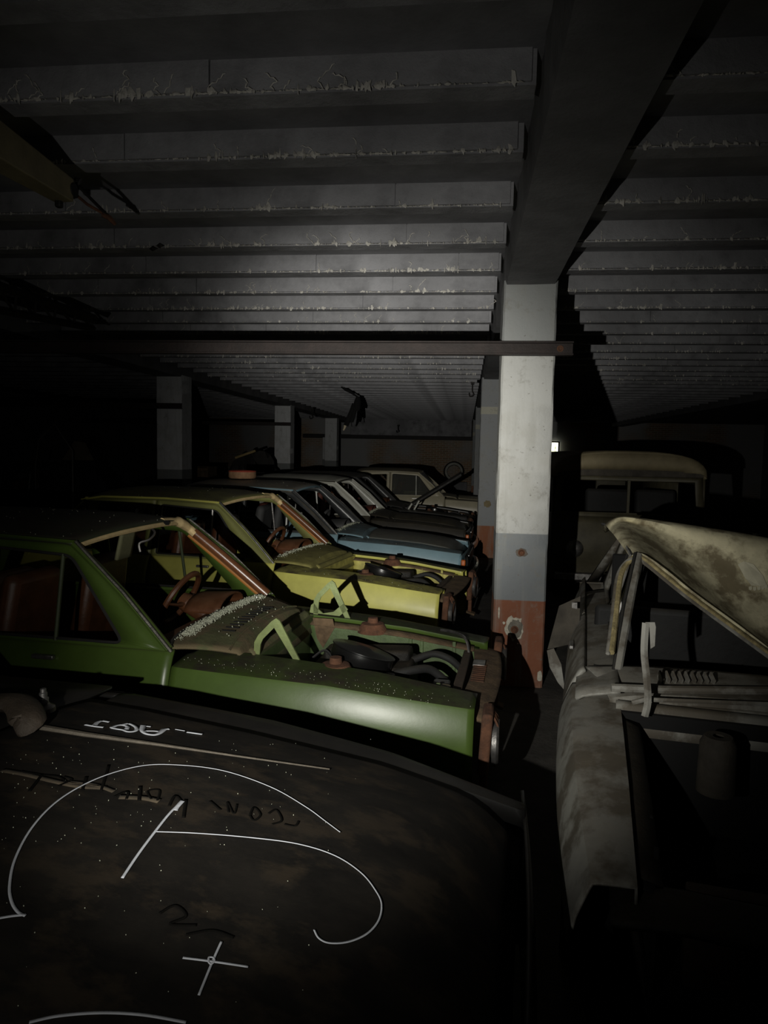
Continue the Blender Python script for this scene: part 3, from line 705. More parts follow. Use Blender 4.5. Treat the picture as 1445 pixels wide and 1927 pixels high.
# propped bonnet of the fifth car
p0 = Vector((-1.15, 0, .80)); an = math.radians(33)
def hb(u, v):
    L_ = 1.2 * u; y = lerp(-.47, .47, v); bow = .05 * (1 - (2 * v - 1) ** 2)
    return (p0.x + L_ * math.cos(an) - bow * math.sin(an), y, p0.z + L_ * math.sin(an) + bow * math.cos(an))
bn = MB().grid(hb, 10, 10).build('bonnet', S_body, car5, solid=.025)
for y in (-.47, .47):
    MB().tube([(p0.x, y, p0.z - .005), (p0.x + 1.2 * math.cos(an), y, p0.z + 1.2 * math.sin(an))], .012, 6).build('bonnet_edge', M_dullchrome, bn)
for s_ in (0.0, .11):
    MB().tube([(-1.10 + s_, -.55, .78), (-1.03 + s_ * 1.2, -.56, .90 + s_ * .5)], .016, 6).build('bonnet_hinge', white_p, car5)

# ------------------------------------------------------------------ black car in the foreground with marker drawings
BK = paint('black_paint', (.006, .0058, .0055), rough=.4, dust=.5, dustcol=(.022, .017, .011), coat=.1, scale=9)
BH = mat('black_bonnet', (.0055, .005, .0045), .65, var=.3, scale=5, bump=.08, patch=.45, patchcol=(.030, .022, .014), patchscale=5.5, dust=.5, dustcol=(.02, .016, .011), dustlo=.3, stretch=(1, 1.8, 1), spec=.25)
ZS = 1.085
ZTOP_STD, ZCR_STD = ZTOP, ZCR
TI = .185
ZTOP = [(-1.6, .885), (-1.3, .868), (-.9, .83), (-.45, .775), (0, .675)]
ZCR = [(-4.2, .76), (-2.4, .84), (-1.46, .845), (-.9, .805), (-.45, .75), (0, .655)]
WS = 1.1
bX, bY, bth = .075, .72, 5.4
black = make_car(dict(label='black car with dusty bonnet covered in white drawings, nearest the camera', X=bX, Y=bY, th=bth, zs=ZS, ws=WS, paint=BK, hood=True, hoodm=BH, seats=True, gshift=-.6, hoodback=-1.52, steer=False, nose=True))
th = math.radians(bth); axv = np.array([math.cos(th), -math.sin(th), 0]); nv = np.array([math.sin(th), math.cos(th), 0]); org = np.array([bX, bY, 0]) + nv * HW * WS
def surf_z(s, y):
    if abs(y) < .584: return hoodz(s, y) + .002
    return ztop(s)
def on_black(px, py):
    d = ray(px, py); lo, hi = .5, 4.5
    def f(k):
        p = CAM + d * k; l = p - org; s, y = l @ axv, l @ nv / WS
        return p[2] - surf_z(min(0, s), max(-.76, min(.76, y))) * ZS
    for _ in range(60):
        mid = (lo + hi) / 2
        if f(mid) > 0: lo = mid
        else: hi = mid
    p = CAM + d * lo; l = p - org; y = max(-.765, min(.755, l @ nv / WS))
    return Vector((l @ axv, y, surf_z(l @ axv, y)))
def stroke(px, w, parent, m, name='marker_line', lift=.0025, n=7):
    pts = [on_black(p.x, p.y) for p in smooth_path([(a, b, 0) for a, b in px], n)]
    mb = MB(); rows = []
    for i, p in enumerate(pts):
        t = (pts[min(i + 1, len(pts) - 1)] - pts[max(i - 1, 0)]); t.z = 0
        if t.length < 1e-6: continue
        t.normalize(); nn = Vector((-t.y, t.x, 0))
        ww = w[0] + (w[1] - w[0]) * i / max(1, len(pts) - 1) if isinstance(w, tuple) else w
        rows.append([tuple((q + nn * s_ * ww)[:2]) + (surf_z((q + nn * s_ * ww).x, (q + nn * s_ * ww).y) + lift,) for q, s_ in ((p, -.5), (p, .5))])
    mb.rows(rows); return mb.build(name, m, parent, solid=.0008, offset=1)
HO = black
Wd = .0042
for px, wd in [
    ([(0, 1730), (25, 1726), (48, 1724)], .006), ([(48, 1726), (34, 1719), (22, 1700), (18, 1670), (28, 1620), (60, 1560), (110, 1508), (180, 1468), (260, 1444), (330, 1441), (420, 1452), (510, 1483), (575, 1520), (612, 1547), (640, 1568)], (.006, .0028)),
    ([(230, 1655), (260, 1610), (292, 1567), (320, 1532), (344, 1509)], .006), ([(330, 1527), (334, 1520), (344, 1509)], .011),
    ([(292, 1567), (370, 1570), (470, 1578), (560, 1590), (630, 1612), (680, 1645), (708, 1680), (718, 1705), (712, 1735), (690, 1760), (655, 1775), (620, 1777), (600, 1768), (591, 1752)], (.0035, .0042)),
    ([(344, 1805), (400, 1812), (467, 1822)], .0045), ([(417, 1774), (400, 1812), (374, 1876)], .0045),
    ([(392, 1808), (394, 1804), (402, 1805), (403, 1812), (397, 1817), (392, 1812), (393, 1807)], .0035),
    ([(55, 1927), (110, 1915), (190, 1909), (270, 1913), (350, 1927)], .005)]:
    stroke(px, wd, HO, M_chalk)
# lettering on the wing, upside down as it stands: J heart A and dashes
for px, wd in [
    ([(161, 1365), (178, 1368), (195, 1370)], .012), ([(178, 1367), (184, 1361), (192, 1358), (206, 1360)], .012),
    ([(238, 1374), (240, 1369), (232, 1366), (222, 1366), (214, 1369), (211, 1371), (220, 1373), (232, 1375), (240, 1378), (250, 1378), (257, 1375), (256, 1370), (248, 1365), (240, 1363), (228, 1366)], .011),
    ([(270, 1366), (268, 1376), (276, 1382), (290, 1384), (300, 1381), (310, 1374), (318, 1373)], .014), ([(272, 1377), (290, 1377), (306, 1379)], .010), ([(276, 1368), (284, 1369)], .009),
    ([(330, 1374), (348, 1377)], .006), ([(352, 1379), (360, 1380), (381, 1383)], .013)]:
    stroke(px, wd * 1.2, HO, M_chalk, 'marker_letter')
# words rubbed into the dust with a finger
DW = mat('rubbed_dust', (.005, .0046, .004), .9, bump=0, spec=.05)
LT = mat('pale_dust', (.055, .042, .026), .95, var=.4, scale=22, bump=.3)
for px, wd in [([(40, 1452), (75, 1458), (110, 1462), (125, 1472)], .012), ([(80, 1458), (55, 1490)], .014), ([(110, 1480), (135, 1468), (120, 1462)], .012), ([(155, 1488), (163, 1462)], .014), ([(190, 1490), (205, 1440)], .012),
               ([(215, 1500), (240, 1490), (238, 1505)], .012), ([(262, 1508), (264, 1480)], .016), ([(285, 1505), (278, 1490), (300, 1488), (296, 1508)], .010), ([(318, 1518), (330, 1498), (344, 1512)], .012), ([(345, 1540), (350, 1505)], .014),
               ([(395, 1508), (415, 1525)], .012), ([(430, 1530), (428, 1510), (440, 1532), (446, 1514)], .009), ([(470, 1535), (478, 1520), (490, 1534), (478, 1545), (470, 1535)], .010), ([(505, 1532), (520, 1525), (530, 1545), (512, 1552)], .010), ([(535, 1552), (555, 1555), (562, 1546)], .010),
               ([(300, 1720), (330, 1705), (350, 1725), (320, 1740), (370, 1742)], .010), ([(350, 1760), (400, 1752), (440, 1765)], .010)]:
    stroke(px, wd * .6, HO, DW, 'finger_writing', lift=.0012)
for px, wd in [([(5, 1450), (50, 1458), (100, 1470), (150, 1480), (200, 1483)], .020), ([(130, 1472), (180, 1478), (215, 1490)], .016), ([(225, 1500), (270, 1502), (300, 1508)], .022)]:
    stroke(px, wd, HO, LT, 'dust_streak', lift=.0011)
r = random.Random(21); pts = []
for _ in range(150):
    px, py = r.uniform(0, 760) * r.random() ** .4, r.uniform(1390, 1600) if r.random() < .85 else r.uniform(1600, 1900)
    pts.append(on_black(px, py) + Vector((0, 0, .002)))
crumbs(pts, 8, .0007, .0018).build('glass_specks', M_glasscrumb, HO, smooth=False, kind='stuff')
# bonnet seam strip, wiper spindle and rusted wiper arm foot
seam = [on_black(x, y) for x, y in ((78, 1372), (160, 1385), (300, 1404), (450, 1426), (620, 1450))]
MB().tube([p + Vector((0, 0, .004)) for p in seam], [.012, .010, .006, .004, .003], 6, flat=.6).build('bonnet_seam_edge', mat('scuffed_edge', (.10, .085, .065), .6, scale=30, bump=.3), HO)
q = on_black(82, 1338)
MB().lathe([(.036, 0), (.034, .012), (.018, .022), (.016, .026), (.016, .04), (.012, .042), (.012, .056), (.009, .058), (.009, .068), (0, .07)], 16, Matrix.Translation(q)).build('wiper_spindle', M_dullchrome, HO)
a0 = on_black(-60, 1350); a1 = on_black(30, 1352); a2 = on_black(52, 1376)
MB().tube(smooth_path([a0 + Vector((0, 0, .035)), a1 + Vector((0, 0, .045)), a2 + Vector((0, 0, .03)), a2 + Vector((-.015, -.03, .012))]), [.05] * 6 + [.05] * 7 + [.045, .04, .035, .03, .026, .02], 10, flat=.45).build('wiper_arm_foot', mat('scuffed_brown', (.045, .034, .024), .6, var=.4, scale=16, bump=.4), HO)

ZTOP, ZCR, TI = ZTOP_STD, ZCR_STD, .22
# ------------------------------------------------------------------ white wreck on the right
def to_local(T, p):
    a = -T.rotation_euler.z; d = Vector(p) - T.location
    return Vector((d.x * math.cos(a) - d.y * math.sin(a), d.x * math.sin(a) + d.y * math.cos(a), d.z / T.scale.z))
W_body = mat('white_wreck_paint', (.30, .295, .265), .6, var=.2, scale=5, bump=.1, patch=.5, patchcol=(.10, .085, .065), patchscale=4., dust=.5, dustcol=(.16, .13, .085))  # dirty white, also darkened in place of the black car's shadow
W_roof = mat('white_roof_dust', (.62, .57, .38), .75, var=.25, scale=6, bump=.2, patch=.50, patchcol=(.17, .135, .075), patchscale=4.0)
white = make_car(dict(label='dusty white wreck with an empty windscreen, facing the camera at right', X=.285, Y=1.98, th=99.27, zs=.98, ins=(.20, .32), paint=W_body, wreck=True, inside=M_black, engine=False, seats=False, steer=False,  # engine bay parts coloured black to stand for the shade there
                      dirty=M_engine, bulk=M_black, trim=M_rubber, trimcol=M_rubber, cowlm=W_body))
def wl(x, y, Y): return to_local(white, atY(x, y, Y))
hdr_ = [(1190, 1056, 3.98), (1196, 1048, 3.98), (1210, 1050, 3.98), (1250, 1078, 3.97), (1300, 1119, 3.95), (1370, 1170, 3.93), (1445, 1225, 3.9), (1600, 1338, 3.86)]
mid_ = [(1188, 1052, 4.0), (1194, 1043, 4.0), (1210, 1044, 4.0), (1251, 1073, 3.985), (1301, 1114, 3.965), (1371, 1165, 3.945), (1446, 1220, 3.915), (1600, 1333, 3.87)]
cre_ = [(1156, 1008, 4.35), (1165, 995, 4.4), (1190, 990, 4.5), (1238, 1018, 4.42), (1300, 1072, 4.3), (1372, 1132, 4.2), (1450, 1194, 4.09), (1600, 1312, 3.9)]
cro_ = [(1138, 988, 4.7), (1150, 978, 4.68), (1174, 972, 4.68), (1240, 979, 4.66), (1300, 988, 4.62), (1372, 1000, 4.56), (1450, 1015, 4.5), (1600, 1045, 4.4)]
up_ = [tuple((p + q) / 2 for p, q in zip(a_, b_)) for a_, b_ in zip(cre_, cro_)]
bak_ = [(1136, 998, 5.6), (1150, 992, 5.6), (1174, 990, 5.65), (1240, 996, 5.65), (1300, 1004, 5.65), (1372, 1016, 5.55), (1450, 1030, 5.4), (1600, 1060, 5.3)]
rows = [[wl(*p) for p in rr] for rr in (hdr_, mid_, cre_, up_, cro_, bak_)]
dense = [list(c) for c in zip(*[smooth_path(list(col), 5) for col in zip(*rows)])]
dense = [smooth_path(rw, 4) for rw in dense]
rr_ = random.Random(2)
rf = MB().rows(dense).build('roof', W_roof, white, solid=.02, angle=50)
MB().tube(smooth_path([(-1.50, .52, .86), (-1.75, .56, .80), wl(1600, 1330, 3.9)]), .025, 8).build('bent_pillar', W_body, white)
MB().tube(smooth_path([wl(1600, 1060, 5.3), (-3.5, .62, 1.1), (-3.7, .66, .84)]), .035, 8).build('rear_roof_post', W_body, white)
M_wband = mat('bare_roof_edge', (.06, .052, .04), .8, var=.4, scale=9, bump=.3)
M_seal = mat('perished_seal', (.33, .27, .13), .85, var=.5, scale=24, bump=.4)
sealp = smooth_path([wl(1150, 1228, 3.42), wl(1158, 1160, 3.62), wl(1166, 1090, 3.85), wl(1178, 1062, 3.95), wl(1196, 1050, 3.97), wl(1215, 1056, 3.96), wl(1300, 1124, 3.93), wl(1445, 1230, 3.88), wl(1600, 1343, 3.84)])
MB().tube(sealp, .016, 8).build('windscreen_seal', M_seal, white)
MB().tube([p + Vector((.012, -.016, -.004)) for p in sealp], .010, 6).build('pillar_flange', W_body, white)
MB().tube(smooth_path([wl(1190, 1050, 3.97), wl(1172, 1015, 4.3), wl(1150, 993, 4.7), wl(1134, 986, 5.1)]), .012, 6).build('rain_gutter', M_dullchrome, white)
def shoulder(u, v):
    s = lerp(-1.16, -3.6, u); t = lerp(.03, .215, v)
    return (s, -(HW - t), lerp(.815, .865, v ** .6))
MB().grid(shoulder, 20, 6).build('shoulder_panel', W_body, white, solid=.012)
# cowl louvres
mb = None
for q in range(9):
    c = wl(1243 + q * 12, 1278 + q * .4, 3.27)
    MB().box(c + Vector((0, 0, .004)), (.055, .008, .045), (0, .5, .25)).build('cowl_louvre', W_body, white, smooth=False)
MB().tube([wl(1150, 1294, 3.1), wl(1250, 1298, 3.1), wl(1445, 1300, 3.12), wl(1600, 1304, 3.14)], .018, 8).build('scuttle_rail', W_body, white)
MB().tube([wl(1190, 1322, 3.02), wl(1215, 1316, 3.0), wl(1260, 1318, 3.0), wl(1445, 1325, 3.02)], .010, 6).build('bonnet_catch_rail', W_body, white)
# standing bonnet hinge
hp = smooth_path([wl(1213, 1348, 2.95), wl(1219, 1318, 2.95), wl(1216, 1270, 2.95), wl(1212, 1225, 2.95), wl(1215, 1172, 2.95)])
hg = MB().tube(hp, .014, 4, flat=.5).build('bonnet_hinge', W_body, white, smooth=False)
MB().prism([(1214, 1171), (1232, 1171), (1234, 1180), (1232, 1216), (1224, 1221), (1222, 1180)], lambda p: wl(p[0], p[1], 2.95), lambda p: wl(p[0], p[1], 2.97)).build('hinge_hook', W_body, hg, smooth=False)
MB().lathe([(.02, 0), (.05, 0), (.065, -.03), (.07, -.22)], 20, Matrix.Translation(wl(1352, 1385, 2.75))).build('strut_tower', M_wband, white)
MB().box((-2.5, 0, .62), (.06, 1.30, .72), (0, .1, 0)).build('cabin_blackout', M_rubber, white, bevel=.03)  # dark panel added to keep the lit cabin behind the windscreen black
MB().box((-2.8, 0, 1.1), (.04, 1.1, .3)).build('rear_blackout', M_black, white, bevel=.01)  # second black sheet added to darken the cabin
# pale print of a foot on the roof
fp = [(1388, 1062), (1400, 1056), (1418, 1062), (1436, 1084), (1442, 1100), (1430, 1103), (1414, 1102), (1402, 1088)]
def roofpt(px, py):
    d = ray(px, py); best = None
    lo = rf.data
    for poly in lo.polygons:
        vs_ = [lo.vertices[i].co for i in poly.vertices]
        A_ = to_local(white, CAM); B_ = to_local(white, CAM + d * 10)
        from mathutils.geometry import intersect_ray_tri
        for tri in ((0, 1, 2), (0, 2, 3)):
            if tri[-1] >= len(vs_): continue
            h = intersect_ray_tri(vs_[tri[0]], vs_[tri[1]], vs_[tri[2]], B_ - A_, A_, True)
            if h is not None and (best is None or (h - A_).length < (best[0] - A_).length):
                best = (h, (A_ - h).normalized())
    return best
def decal(poly, name, m, lift=.012):
    hs = [roofpt(*p) for p in poly]
    if all(hs):
        top = [h + n_ * lift for h, n_ in hs]; bot = [h + n_ * .002 for h, n_ in hs]; k = len(top)
        MB().add(bot + top, [tuple(range(k, 2 * k))] + [(i, (i + 1) % k, k + (i + 1) % k, k + i) for i in range(k)]).build(name, m, rf, smooth=False)
M_print = mat('clean_print', (.62, .59, .44), .7, var=.15, scale=10, bump=.05)
decal(fp, 'foot_print', M_print)
for k, (x, y) in enumerate([(1412, 1108), (1420, 1109), (1428, 1108), (1435, 1107), (1441, 1105)]):
    decal([(x - 3, y - 4), (x + 3, y - 5), (x + 3, y + 1), (x, y + 3), (x - 3, y + 1)], 'toe_print', M_print)
# torn door hanging open on the far flank
door = MB().prism([(1092, 1122), (1052, 1140), (1030, 1222), (1074, 1212), (1090, 1180)], lambda p: wl(p[0], p[1], 4.55), lambda p: wl(p[0], p[1], 4.60)).build('open_door', M_wband, white, smooth=False)
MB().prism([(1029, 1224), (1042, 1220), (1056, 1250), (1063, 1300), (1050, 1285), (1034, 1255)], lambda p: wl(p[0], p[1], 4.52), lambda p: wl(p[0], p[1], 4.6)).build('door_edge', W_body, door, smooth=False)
MB().prism([(1076, 1134), (1086, 1134), (1086, 1146), (1076, 1144)], lambda p: wl(p[0], p[1], 4.4), lambda p: wl(p[0], p[1], 4.45)).build('door_handle', M_dullchrome, door, smooth=False)

# ------------------------------------------------------------------ van in the dark
V_roof = mat('van_roof_beige', (.24, .20, .115), .7, var=.2, bump=.1)
V_body = mat('van_body_olive', (.085, .075, .045), .6, var=.3, bump=.1)
van = thing('van', 'tall olive van in the dark behind the white wreck', 'van', (1.93, 8.8, 0))
hw_, ht = .86, 1.90
def vsec(z, infl=0):
    return hw_ + infl
def arch_row(y, hw2, z0, z1, n=16, p=5.0):
    out = []
    for q in range(n + 1):
        t = PI * q / n; c, s_ = math.cos(t), math.sin(t)
        out.append((math.copysign(abs(c) ** (2 / p), c) * hw2, y, z0 + (z1 - z0) * abs(s_) ** (2 / p)))
    return out
MB().rows([arch_row(-.04, .86, 1.60, 1.88, p=2.8), arch_row(0, .89, 1.60, 1.91, p=2.8), arch_row(.3, .90, 1.60, 1.92, p=2.8), arch_row(4.2, .90, 1.60, 1.92, p=2.8), arch_row(4.3, .80, 1.60, 1.8, p=2.8)]).build('roof_cap', V_roof, van, solid=.03)
MB().rows([arch_row(-.05, .87, 1.62, 1.885, p=2.8), arch_row(-.055, .80, 1.66, 1.76, p=2.8), arch_row(-.02, .6, 1.67, 1.68, p=2.8)]).build('roof_front', V_roof, van, solid=.02)
o = [(-.84, .02, 1.62), (.84, .02, 1.62), (.86, -.06, 1.12), (-.86, -.06, 1.12)]
i = [(-.76, .01, 1.56), (.76, .01, 1.56), (.78, -.05, 1.18), (-.78, -.05, 1.18)]
MB().ring(o, i).build('windscreen_surround', V_body, van, solid=.05)
MB().box((0, 0, 1.36), (.03, .03, .42)).build('windscreen_post', V_body, van)
MB().box((0, .0, 1.66), (1.72, .05, .10)).build('header_panel', M_wband, van, bevel=.01)
MB().grid(lambda u, v: (lerp(-.88, .88, v), -.08 - .10 * math.sin(PI * min(1, u * 1.2)) * (1 - .4 * abs(2 * v - 1) ** 3), lerp(1.13, .35, u)), 10, 16).build('nose_panel', V_body, van, solid=.02)
for sg in (-1, 1):
    o = loop_pts([(.03, 1.60), (4.2, 1.60), (4.25, .35), (.0, .35)]); i = loop_pts([(.2, 1.52, .05), (1.1, 1.52, .05), (1.1, 1.15, .05), (.1, 1.15, .05)])
    MB().ring([(sg * .88, p[0], p[1]) for p in o], [(sg * .88, p[0], p[1]) for p in i]).build('side_panel', V_body, van, solid=.02)
    Mh = Matrix.Translation((sg * .62, -.17, .75)) @ Matrix.Rotation(PI / 2, 4, 'X')
    MB().lathe([(0, .04), (.07, .03), (.10, 0), (.11, -.02)], 20, Mh).build('headlamp', M_dullchrome, van)
    for yy in (.75, 3.4):
        Mx = Matrix.Translation((sg * .76, yy, .31)) @ Matrix.Rotation(PI / 2, 4, 'Y')
        w_ = MB().lathe([(.19, -.08), (.29, -.09), (.31, 0), (.29, .09), (.19, .08), (.0, .05)], 24, Mx).build('tyre', M_tire, van)
MB().box((0, -.2, .42), (1.7, .06, .10)).build('bumper', M_dullchrome, van, bevel=.02)
MB().box((0, 2.1, .33), (1.6, 4.1, .05)).build('van_floor', M_black, van, smooth=False)
MB().box((0, 4.25, 1.0), (1.74, .05, 1.3)).build('rear_panel', V_body, van, smooth=False)
MB().box((-.1, .75, 1.15), (.55, .12, .55), (-.1, 0, 0)).build('seat_backrest', M_rubber, van, bevel=.04)
MB().box((.5, .75, 1.15), (.5, .12, .55), (-.1, 0, 0)).build('seat_backrest', M_rubber, van, bevel=.04)

# ------------------------------------------------------------------ crane jib top left, hook and wires
def P3(x, y, Y): return Vector(atY(x, y, Y))
M_crane = mat('crane_yellow', (.20, .17, .095), .6, var=.3, scale=7, bump=.2)
a, b = P3(-160, 175, 2.3), P3(122, 360, 3.1)
jib = thing('crane_jib', 'dusty yellow crane jib poking in at the upper left', 'crane', tuple(a))
dv = b - a; rt = dv.cross(Vector((0, 0, 1))).normalized(); upv = rt.cross(dv).normalized()
mbj = MB(); vs_ = []
for p, w_, h_ in ((Vector((0, 0, 0)), .07, .085), (dv, .045, .05)):
    vs_ += [p + rt * sx * w_ + upv * sz * h_ for sx, sz in ((-1, -1), (1, -1), (1, 1), (-1, 1))]
mbj.add(vs_, [(0, 1, 2, 3), (7, 6, 5, 4), (0, 4, 5, 1), (1, 5, 6, 2), (2, 6, 7, 3), (3, 7, 4, 0)]); mbj.build('boom', M_crane, jib, smooth=False, bevel=.006)
L_ = lambda x, y, Y: P3(x, y, Y) - a
MB().lathe([(0, -.02), (.03, -.02), (.036, -.01), (.03, 0), (.036, .01), (.03, .02), (0, .02)], 16, Matrix.Translation(L_(133, 358, 3.1)) @ Matrix.Rotation(PI / 2, 4, 'Y')).build('pulley', M_dsteel, jib)
MB().lathe([(0, .02), (.012, .02), (.018, 0), (.018, -.02), (0, -.02)], 12, Matrix.Translation(L_(111, 352, 3.02)) @ Matrix.Rotation(PI / 2, 4, 'X')).build('pivot_pin', M_dullchrome, jib)
MB().box(L_(111, 378, 3.08), (.03, .03, .06)).build('shackle', M_dsteel, jib, bevel=.008)
hk = thing('hook_rod', 'rusty hook rods hanging off the tip of the crane jib', 'hook', tuple(P3(140, 345, 3.1)))
h0 = P3(140, 345, 3.1); Lh = lambda x, y, Y: P3(x, y, Y) - h0
MB().tube([Lh(142, 344, 3.16), Lh(170, 373, 3.18), Lh(205, 408, 3.2)], .008, 6).build('upper_rod', M_dsteel, hk)
MB().tube([Lh(140, 364, 3.16), Lh(165, 385, 3.18), Lh(200, 405, 3.2)], .007, 6).build('lower_rod', M_rust, hk)
MB().tube([Lh(192, 404, 3.19), Lh(206, 410, 3.2), Lh(217, 423, 3.22)], [.010, .013, .008], 6).build('end_clamp', M_rust, hk)
MB().tube([Lh(141, 337, 3.16), Lh(152, 338, 3.16), Lh(146, 350, 3.16), Lh(142, 372, 3.16)], .008, 6).build('yoke', M_dsteel, hk)
# lattice girder at left
tr = thing('lattice_girder', 'black steel lattice girder under the ceiling at the left edge', 'girder', tuple(P3(180, 600, 6.0)))
t0 = P3(180, 600, 6.0)
Lt = lambda x, y, Y: P3(x, y, Y) - t0
top = [Lt(lerp(-120, 180, u), lerp(498, 600, u), lerp(4.2, 6.0, u)) for u in [k / 8 for k in range(9)]]
bot = [Lt(lerp(-120, 176, u), lerp(560, 618, u), lerp(4.2, 6.0, u)) for u in [k / 8 for k in range(9)]]
MB().tube(top, .035, 4).build('top_chord', M_dsteel, tr, smooth=False); MB().tube(bot, .03, 4).build('bottom_chord', M_dsteel, tr, smooth=False)
for k in range(8):
    MB().tube([top[k], bot[k + 1]], .014, 4).build('diagonal', M_dsteel, tr); MB().tube([bot[k], top[k]], .012, 4).build('upright', M_dsteel, tr)

# ------------------------------------------------------------------ black trousers hanging from the ceiling
M_cloth = mat('black_cloth', (.006, .006, .006), .95, bump=.4, scale=20)
t0 = P3(655, 745, 15.4)

hc = thing('hanging_trousers', 'black trousers dangling from the ribbed ceiling by a strap', 'trousers', tuple(t0))
Lc = lambda x, y: P3(x, y, 15.4) - t0
def cloth_tube(pts, rad, name, m=M_cloth): MB().tube(smooth_path([Lc(*p) for p in pts], 4), rad, 10, flat=.75).build(name, m, hc)
def rr(a, n): return [lerp(a[int(k * (len(a) - 1) / n)], a[min(len(a) - 1, int(k * (len(a) - 1) / n) + 1)], (k * (len(a) - 1) / n) % 1) for k in range(n + 1)]
cloth_tube([(641, 727), (651, 733), (660, 738), (674, 748)], rr([.02, .05, .04, .02], 12), 'strap')
cloth_tube([(674, 746), (673, 754), (671, 766), (669, 772)], rr([.05, .09, .115, .09], 12), 'waist')
cloth_tube([(667, 760), (662, 774), (656, 788), (651, 801)], [.072] * 13, 'trouser_leg')
cloth_tube([(671, 760), (667, 775), (664, 786), (661, 794)], [.06] * 13, 'trouser_leg')
cloth_tube([(650, 799), (648, 806), (646, 810)], rr([.05, .03, .02], 8), 'white_sock', mat('sock_white', (.6, .52, .36), .9))
MB().tube([Lc(661, 792), Lc(662, 803)], .010, 5).build('cord', M_cloth, hc)
# ceiling hooks and scraps
for k, (x, y, Y, lab) in enumerate([(587, 778, 20.0, 'dark iron hook on the ceiling left of the far lintel'), (889, 733, 11.5, 'dark iron hook on the side of the broad beam'), (749, 807, 29.5, 'small dark scrap stuck to the far lintel')]):
    z = P3(x, y, Y); h = thing('ceiling_hook', lab, 'hook', tuple(z), 0, 'hooks under the ceiling')
    sc_ = min(1.1, Y / 14)
    MB().tube(smooth_path([(0, 0, .12 * sc_), (0, 0, -.02), (.03 * sc_, 0, -.10 * sc_), (-.04 * sc_, 0, -.13 * sc_), (-.06 * sc_, 0, -.06 * sc_)]), .016 * sc_, 6).build('hook_bar', M_dsteel, h)
    MB().box((0, .02, .12 * sc_), (.07 * sc_, .05, .05 * sc_)).build('hook_plate', M_dsteel, h, bevel=.005)
sc0 = P3(289, 468, 4.4)
tag(MB().add([sc0 + Vector(v) for v in ((-.03, 0, .0), (0, -.01, .016), (.03, 0, .002), (.0, -.012, -.02), (0, -.03, 0))], [(0, 1, 4), (1, 2, 4), (2, 3, 4), (3, 0, 4)]).build('ceiling_scrap', M_dsteel, smooth=False), 'small dark scrap clinging to a ceiling rib at left', 'scrap')

# ------------------------------------------------------------------ tub on the roof of the blue car
tz = Vector(atY(456, 911, 9.2)); tz.z = 1.46
tub = thing('round_tub', 'shallow round tan tub with red rim on a car roof', 'tub', tuple(tz))
M_tub = mat('tub_tan', (.30, .17, .09), .8, var=.3, scale=12, bump=.3)
MB().lathe([(0, 0), (.165, 0), (.18, .02), (.178, .09), (.165, .092), (.16, .02), (0, .015)], 28).build('bowl', M_tub, tub)
MB().tube([(.172 * math.cos(2 * PI * q / 28), .172 * math.sin(2 * PI * q / 28), .092) for q in range(28)], .010, 6, closed=True).build('rim', mat('tub_red', (.35, .06, .035), .6), tub)

# ------------------------------------------------------------------ junk in the left bays
def blob(name, loc, sx, sy, sz, m, label, cat, seed, group=None):
    r = random.Random(seed); ph = [r.uniform(0, 6) for _ in range(8)]
    def f(u, v):
        a, t = 2 * PI * u, PI / 2 * v
        k = 1 + .16 * math.sin(3 * a + ph[0]) * math.cos(t * 3 + ph[1]) + .10 * math.sin(7 * a + ph[2] + 4 * t) + .06 * math.sin(11 * a + 9 * t + ph[3])
        return (sx * k * math.cos(a) * math.cos(t), sy * k * math.sin(a) * math.cos(t), sz * k * math.sin(t))
    o = MB().grid(f, 36, 12).build(name, m); o.location = loc; return tag(o, label, cat, group)
jy = 17.0
jp = P3(470, 893, jy)
blob('junk_heap', (jp.x, jy, 0), .75, .8, 1.55, mat('heap_dark', (.03, .028, .025), .9, bump=.8, scale=8), 'dark heap of scrap in front of the second pale pillar', 'heap', 3)
pl = P3(462, 855, jy - .8)
pk = tag(MB().box((0, 0, 0), (.5, .10, .05), (0, -.35, .1)).build('wood_plank', mat('pale_wood', (.30, .22, .09), .8, stretch=(1, 6, 6), scale=4), bevel=.005), 'short pale plank lying on top of the dark scrap heap', 'plank'); pk.location = pl
cr = P3(372, 893, 16.0); cr_z = cr.z
bx_ = thing('wooden_crate', 'brown wooden crate in the dark right of the nearest pale pillar', 'crate', (cr.x, 16.0, 0))
for z in (.15, .45, .75, 1.05, 1.3): MB().box((0, -.3, z), (.7, .02, .22)).build('slat', M_dirt, bx_, smooth=False)
for sx in (-.34, .34): MB().box((sx, 0, .7), (.03, .58, 1.4)).build('side_board', M_dirt, bx_, smooth=False)
MB().box((0, 0, 1.41), (.72, .62, .03)).build('lid', M_dirt, bx_, smooth=False)
WY = 10.9
wf0 = P3(110, 870, WY)
wf = thing('wire_frame', 'thin bent wire frame standing in the dark at far left', 'frame', (wf0.x, WY, 0))
M_wire = mat('wire_grey', (.25, .24, .22), .5, .5)
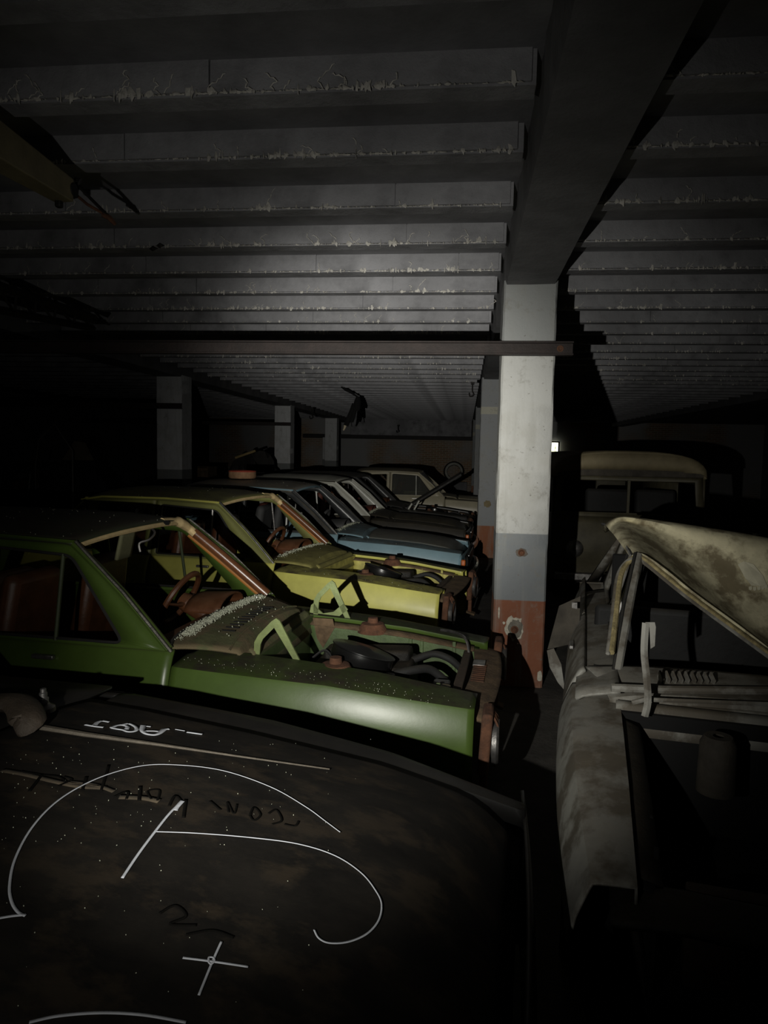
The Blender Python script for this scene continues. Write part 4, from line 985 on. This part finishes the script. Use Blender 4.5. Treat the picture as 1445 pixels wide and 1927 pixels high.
wq = lambda x, y: P3(x, y, WY) - Vector((wf0.x, WY, 0))
lw = wq(66, 880); rw = wq(136, 850)
MB().tube([(lw.x, 0, 0), wq(66, 880), wq(73, 828), wq(103, 798)], .010, 5).build('left_wire', M_wire, wf)
MB().tube([wq(103, 798), wq(120, 825), wq(136, 848), (rw.x, 0, 0)], .010, 5).build('right_wire', M_wire, wf)
bo = P3(140, 860, 11.5)
bd = tag(MB().prism([(-.22, 0), (.28, 0), (.12, .30), (.0, .32)], lambda p: (p[0], 0, p[1]), lambda p: (p[0] + .03, .08, p[1])).build('broken_board', mat('board_tan', (.22, .18, .12), .8), smooth=False), 'broken tan board leaning beside the thin wire frame', 'board')
bd.location = bo - Vector((0, 0, .05))
blob('covered_heap', (bo.x - .1, 11.75, 0), .8, .5, bo.z - .25, mat('tarp_dark', (.03, .032, .034), .9, bump=.5), 'dark tarpaulin heap under the broken tan board', 'heap', 8)

# tyre leaning on the end wall
tw = P3(852, 915, 31.0)
ty = thing('loose_tyre', 'old white-walled tyre leaning on the brick end wall', 'tyre', (tw.x, 32.6, 0))
Mt = Matrix.Translation((0, 0, 1.0)) @ Matrix.Rotation(PI / 2 - .1, 4, 'X')
MB().lathe([(.30, -.1), (.42, -.12), (.47, 0), (.42, .12), (.30, .1), (.30, -.1)], 28, Mt).build('tread', M_rubber, ty)
MB().lathe([(.31, .108), (.40, .124)], 28, Mt).build('white_wall', mat('whitewall', (.4, .4, .36), .8), ty)
MB().box((0, .0, .27), (1.2, .5, .54)).build('plinth', M_slab, ty, smooth=False)
# debris on the floor between the cars
rD = random.Random(77)
mbd = MB()
for _ in range(500):
    x, y = rD.uniform(.66, 2.2), rD.uniform(6.3, 8.4)
    an = rD.uniform(0, PI); l = rD.uniform(.02, .12)
    mbd.box((x, y, .016), (l, rD.uniform(.004, .02), .012), (0, 0, an))
tag(mbd.build('floor_debris', mat('debris', (.09, .075, .05), .9, scale=20), smooth=False, kind='stuff'), 'straw and splinters scattered over the dark floor', 'debris')
